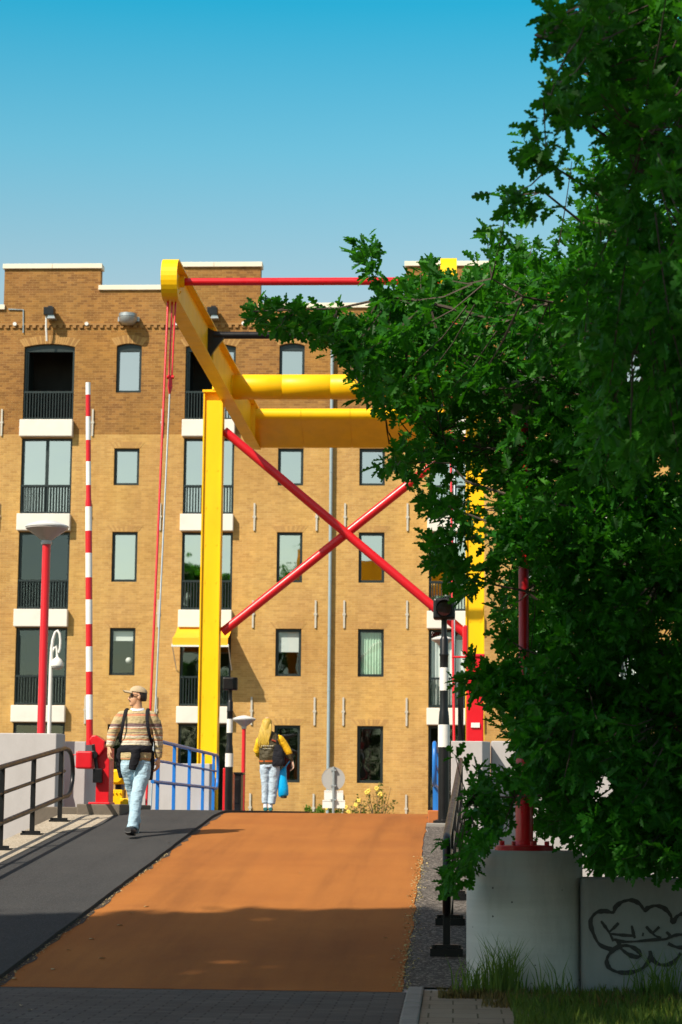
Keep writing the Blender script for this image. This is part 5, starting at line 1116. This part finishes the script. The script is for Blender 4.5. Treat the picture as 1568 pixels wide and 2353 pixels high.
# --- the woman seen from behind
WX, WY = float(at(616,1870,40)[0]), 40.0; WZ = 1.2+0.036
wom = thing('person', (WX,WY,WZ), 'person with long blonde hair and yellow sleeved jacket walking away over the bridge', 'person')
def w_(p): return (p[0]+WX, p[1]+WY, p[2]+WZ, *p[3:])
def wt(mb, pts, r=0.05, n=16, side=(1,0,0)): mb.tube([w_(p) for p in pts], r, n, side=side)
b_ = MB(); RW = (.440,.06,.905); LW = (-.17,.26,.98)
wt(b_, [(.02,0,.80,.15,.11),(.02,0,.95,.13,.09),(.015,0,1.15,.14,.09),(.01,0,1.32,.15,.09),(0,0,1.40,.10,.07),(-.02,0,1.45,.052,.05),(-.035,0,1.56,.05,.05)])
wt(b_, [(.13,0,1.34,.05,.05),(.20,0,1.33,.05,.05),(.350,.02,1.12,.038,.038),(.39,.04,1.02,.034,.03),(*RW,.025,.021)])
wt(b_, [(-.10,0,1.34,.05,.05),(-.17,.0,1.32,.05,.05),(-.22,.06,1.10,.038,.038),(-.2,.16,1.03,.034,.03),(*LW,.025,.021)])
for sx_ in (-1, 1): wt(b_, [(.02+.085*sx_,0,.80,.085,.085),(.02+.085*sx_,0,.45,.052,.052),(.0+.05*sx_,.01,.22,.045,.045),(.0+.05*sx_,.0,.05,.032,.032)])
finger_set(b_, w_(RW), (.2,.1,-1), (-0.4,1,0), 0, curl=1.2, mir=1); finger_set(b_, w_(LW), (.3,1,-.2), (0,0,1), 0, curl=1.0, mir=-1)
hw_ = head_mb(b_, w_((-.04,.02,1.60)), (0.15,1.0), 0.96)
remesh(b_.build('body', SKIN2, wom, smooth=80), 0.0065, 2)
HAIRB = pmat('blonde_hair', (0.50, 0.32, 0.035), 0.5, 0.55, 18, 0.9, 30, stretch=(2.4,2.4,0.22))
hb = MB()
wt(hb, [(-.038,.0,1.712,.02,.02),(-.038,.0,1.70,.055,.06),(-.04,-.005,1.66,.088,.098),(-.043,-.012,1.60,.096,.108),(-.052,-.03,1.52,.100,.100),(-.068,-.05,1.43,.110,.085),(-.086,-.085,1.35,.118,.060),(-.100,-.105,1.27,.100,.045),(-.09,-.11,1.215,.055,.025)], n=18)
for k in range(16):
    a = k/15; x0 = -.13+.19*a; hb.tube([w_(p) for p in ((x0*0.8-.01,-.075,1.60,.018,.016),(x0-.02,-.115+.02*abs(a-.5),1.48,.020,.017),(x0-.045+.012*math.sin(k*2.1),-.135,1.36,.019,.016),(x0-.055+.016*math.sin(k*3.3),-.14,1.26+.03*math.sin(k*1.7),.014,.012),(x0-.05,-.14,1.20+.05*math.sin(k*2.7),.004,.004))], .02, 8)
hb.build('hair', HAIRB, wom, smooth=60)
jkm, t, p = newmat('olive_jacket'); v = coords(t)
c = mixc(t, noise(t, v, 7), (0.040,0.030,0.010), (0.062,0.046,0.014)); t.links.new(c, p.inputs['Base Color']); p.inputs['Roughness'].default_value = 0.7
t.links.new(bumpn(t, noise(t, coords(t,(1,1,2)), 9, 3), 0.6, 0.03), p.inputs['Normal'])
jt = MB(); wt(jt, [(.012,0,.868,.180,.13),(.012,0,.91,.190,.14),(.015,0,.98,.196,.148),(.02,0,1.10,.198,.145),(.022,0,1.22,.196,.138),(.022,0,1.31,.19,.122),(.018,0,1.37,.155,.10),(.005,0,1.42,.09,.075),(-.01,0,1.45,.068,.064)], n=22)
remesh(jt.build('jacket', jkm, wom, smooth=80), 0.011, 2, 0.035)
hm_ = MB(); wt(hm_, [(.012,0,.895,.190,.139),(.012,0,.91,.194,.144),(.012,0,.925,.195,.146)], n=24); hm_.build('hem_stripe', pmat('orange_trim', (0.55,0.12,0.015), .8), wom, smooth=60)
hm_ = MB(); wt(hm_, [(.012,0,.848,.178,.13),(.012,0,.86,.186,.136),(.012,0,.893,.189,.138)], n=24); hm_.build('hem', jkm, wom, smooth=60)
YSL = cloth_mat('yellow_sleeve', (0.80,0.45,0.015), 0.10, 8, 0.6, 10, (1,1,1.5), 0.5)
sl_ = MB(); wt(sl_, [(.15,0,1.33,.078,.078),(.205,0,1.315,.08,.08),(.27,.01,1.235,.075,.072),(.335,.02,1.14,.070,.068),(.362,.025,1.10,.066,.064),(.378,.035,1.045,.060,.058)]); remesh(sl_.build('sleeve', YSL, wom, smooth=80), 0.011, 2, 0.03)
sl_ = MB(); wt(sl_, [(.375,.033,1.06,.058,.056),(.395,.042,1.00,.052,.05),(.420,.05,.945,.042,.04),(.430,.055,.925,.036,.034)]); sl_.build('cuff', jkm, wom, smooth=60)
sl_ = MB(); wt(sl_, [(-.11,0,1.33,.078,.078),(-.165,0,1.30,.078,.078),(-.205,.03,1.2,.07,.07),(-.222,.06,1.10,.066,.066),(-.215,.13,1.05,.056,.056),(-.19,.21,1.01,.045,.045),(-.18,.235,.995,.038,.038)]); remesh(sl_.build('sleeve', YSL, wom, smooth=80), 0.011, 2, 0.03)
pr = MB()    # two rows of small worn cream letters printed on the back, not legible in the photo
for row, z, hgt, x0, n_, w0 in ((0,1.182,.022,-.125,7,.030),(1,1.135,.016,-.10,9,.017)):
    for k in range(n_):
        x = x0+k*w0*1.1; yb = -.1465-0.004
        pr.box(x, x+w0*0.3, yb-.004-.0*x, yb, z, z+hgt*RNG.uniform(.7,1)); pr.box(x+w0*.3, x+w0*.8, yb-.0035, yb, z+hgt*RNG.uniform(.1,.6), z+hgt*RNG.uniform(.7,1.0))
pr.v = [(a+WX, b+WY, c+WZ) for a, b, c in pr.v]; pr.build('back_print', pmat('cream_print', (0.6,0.55,0.40), .8, .2, 40), wom)
pr = MB(); pr.tube([w_((.06,-.135,1.305)), w_((.14,-.125,1.275))], .014, 6); pr.build('shoulder_patch', pmat('red_patch', (0.35,0.05,0.02), .8), wom)
jn = MB(); wt(jn, [(.022,0,.80,.172,.13),(.022,0,.86,.176,.13)], n=20)
wt(jn, [(-.07,0,.84,.095,.13),(-.066,0,.72,.096,.118),(-.058,0,.56,.080,.092),(-.056,0,.46,.072,.082),(-.058,.01,.30,.064,.072),(-.060,.0,.14,.056,.062)])
wt(jn, [(.112,0,.84,.10,.13),(.108,0,.72,.104,.118),(.098,0,.56,.096,.095),(.092,0,.46,.090,.085),(.078,.01,.30,.080,.076),(.066,0,.125,.068,.066)])
remesh(jn.build('jeans', DENIM2, wom, smooth=80), 0.0095, 2, 0.020)
TEAL = pmat('teal_shoe', (0.02,0.16,0.17), .5, .15, 9)
for x in (-.048, .045):
    k_ = MB(); wt(k_, [(x,0,.17,.042,.042),(x,0,.05,.038,.040)]); k_.build('sock', WHITEC, wom, smooth=60)
    k_ = MB(); wt(k_, [(x-.002,-.055,.03,.034,.03),(x,-.02,.035,.042,.038),(x,.05,.03,.046,.032),(x,.14,.024,.040,.024),(x,.17,.02,.025,.018)], n=12); k_.build('shoe', TEAL, wom, smooth=60)
tb = thing('tote_bag', (WX+.18,WY-.1,WZ+.9), 'black cloth tote bag hanging from the shoulder of the blonde woman', 'bag')
k_ = MB(); wt(k_, [(.205,-.11,.83,.115,.06),(.20,-.12,.88,.125,.07),(.19,-.12,1.0,.115,.06),(.185,-.115,1.12,.085,.045),(.18,-.115,1.22,.05,.025)], n=18); remesh(k_.build('bag', NAVY, tb, smooth=60), .01, 2, 0.03)
k_ = MB(); k_.tube([w_(p) for p in ((.17,-.125,1.20,.012,.006),(.165,-.135,1.30,.012,.006),(.16,-.08,1.40,.012,.006),(.16,.02,1.39,.012,.006))], .012, 6); k_.build('strap', NAVY, tb)
pbg = thing('plastic_bag', (WX+.28,WY+.02,WZ+.3), 'bright blue plastic carrier bag hanging beside the blonde woman', 'bag')
CY = pmat('cyan_plastic', (0.0,0.36,0.75), 0.28, 0.15, 8, 0.8, 14)
k_ = MB(); wt(k_, [(.285,.02,.27,.085,.05),(.28,.02,.30,.098,.075),(.275,.02,.42,.098,.08),(.265,.02,.54,.085,.072),(.255,.02,.63,.082,.060),(.265,.02,.70,.075,.045),(.29,.02,.76,.045,.03),(.31,.02,.81,.02,.016)], n=18); k_.build('bag', CY, pbg, smooth=60)
k_ = MB(); k_.tube([w_(p) for p in ((.31,.02,.80,.014,.012),(.345,.03,.86,.012,.01),(.40,.05,.935,.012,.01),(.425,.03,.96,.012,.01))], .012, 8); k_.build('handle', CY, pbg, smooth=60)
k_ = MB(); wt(k_, [(.285,.02,.235,.04,.04),(.285,.02,.25,.06,.05),(.29,.02,.29,.06,.05)]); k_.build('contents', pmat('dark_bag_contents', (.05,.04,.04), .7), pbg, smooth=60)
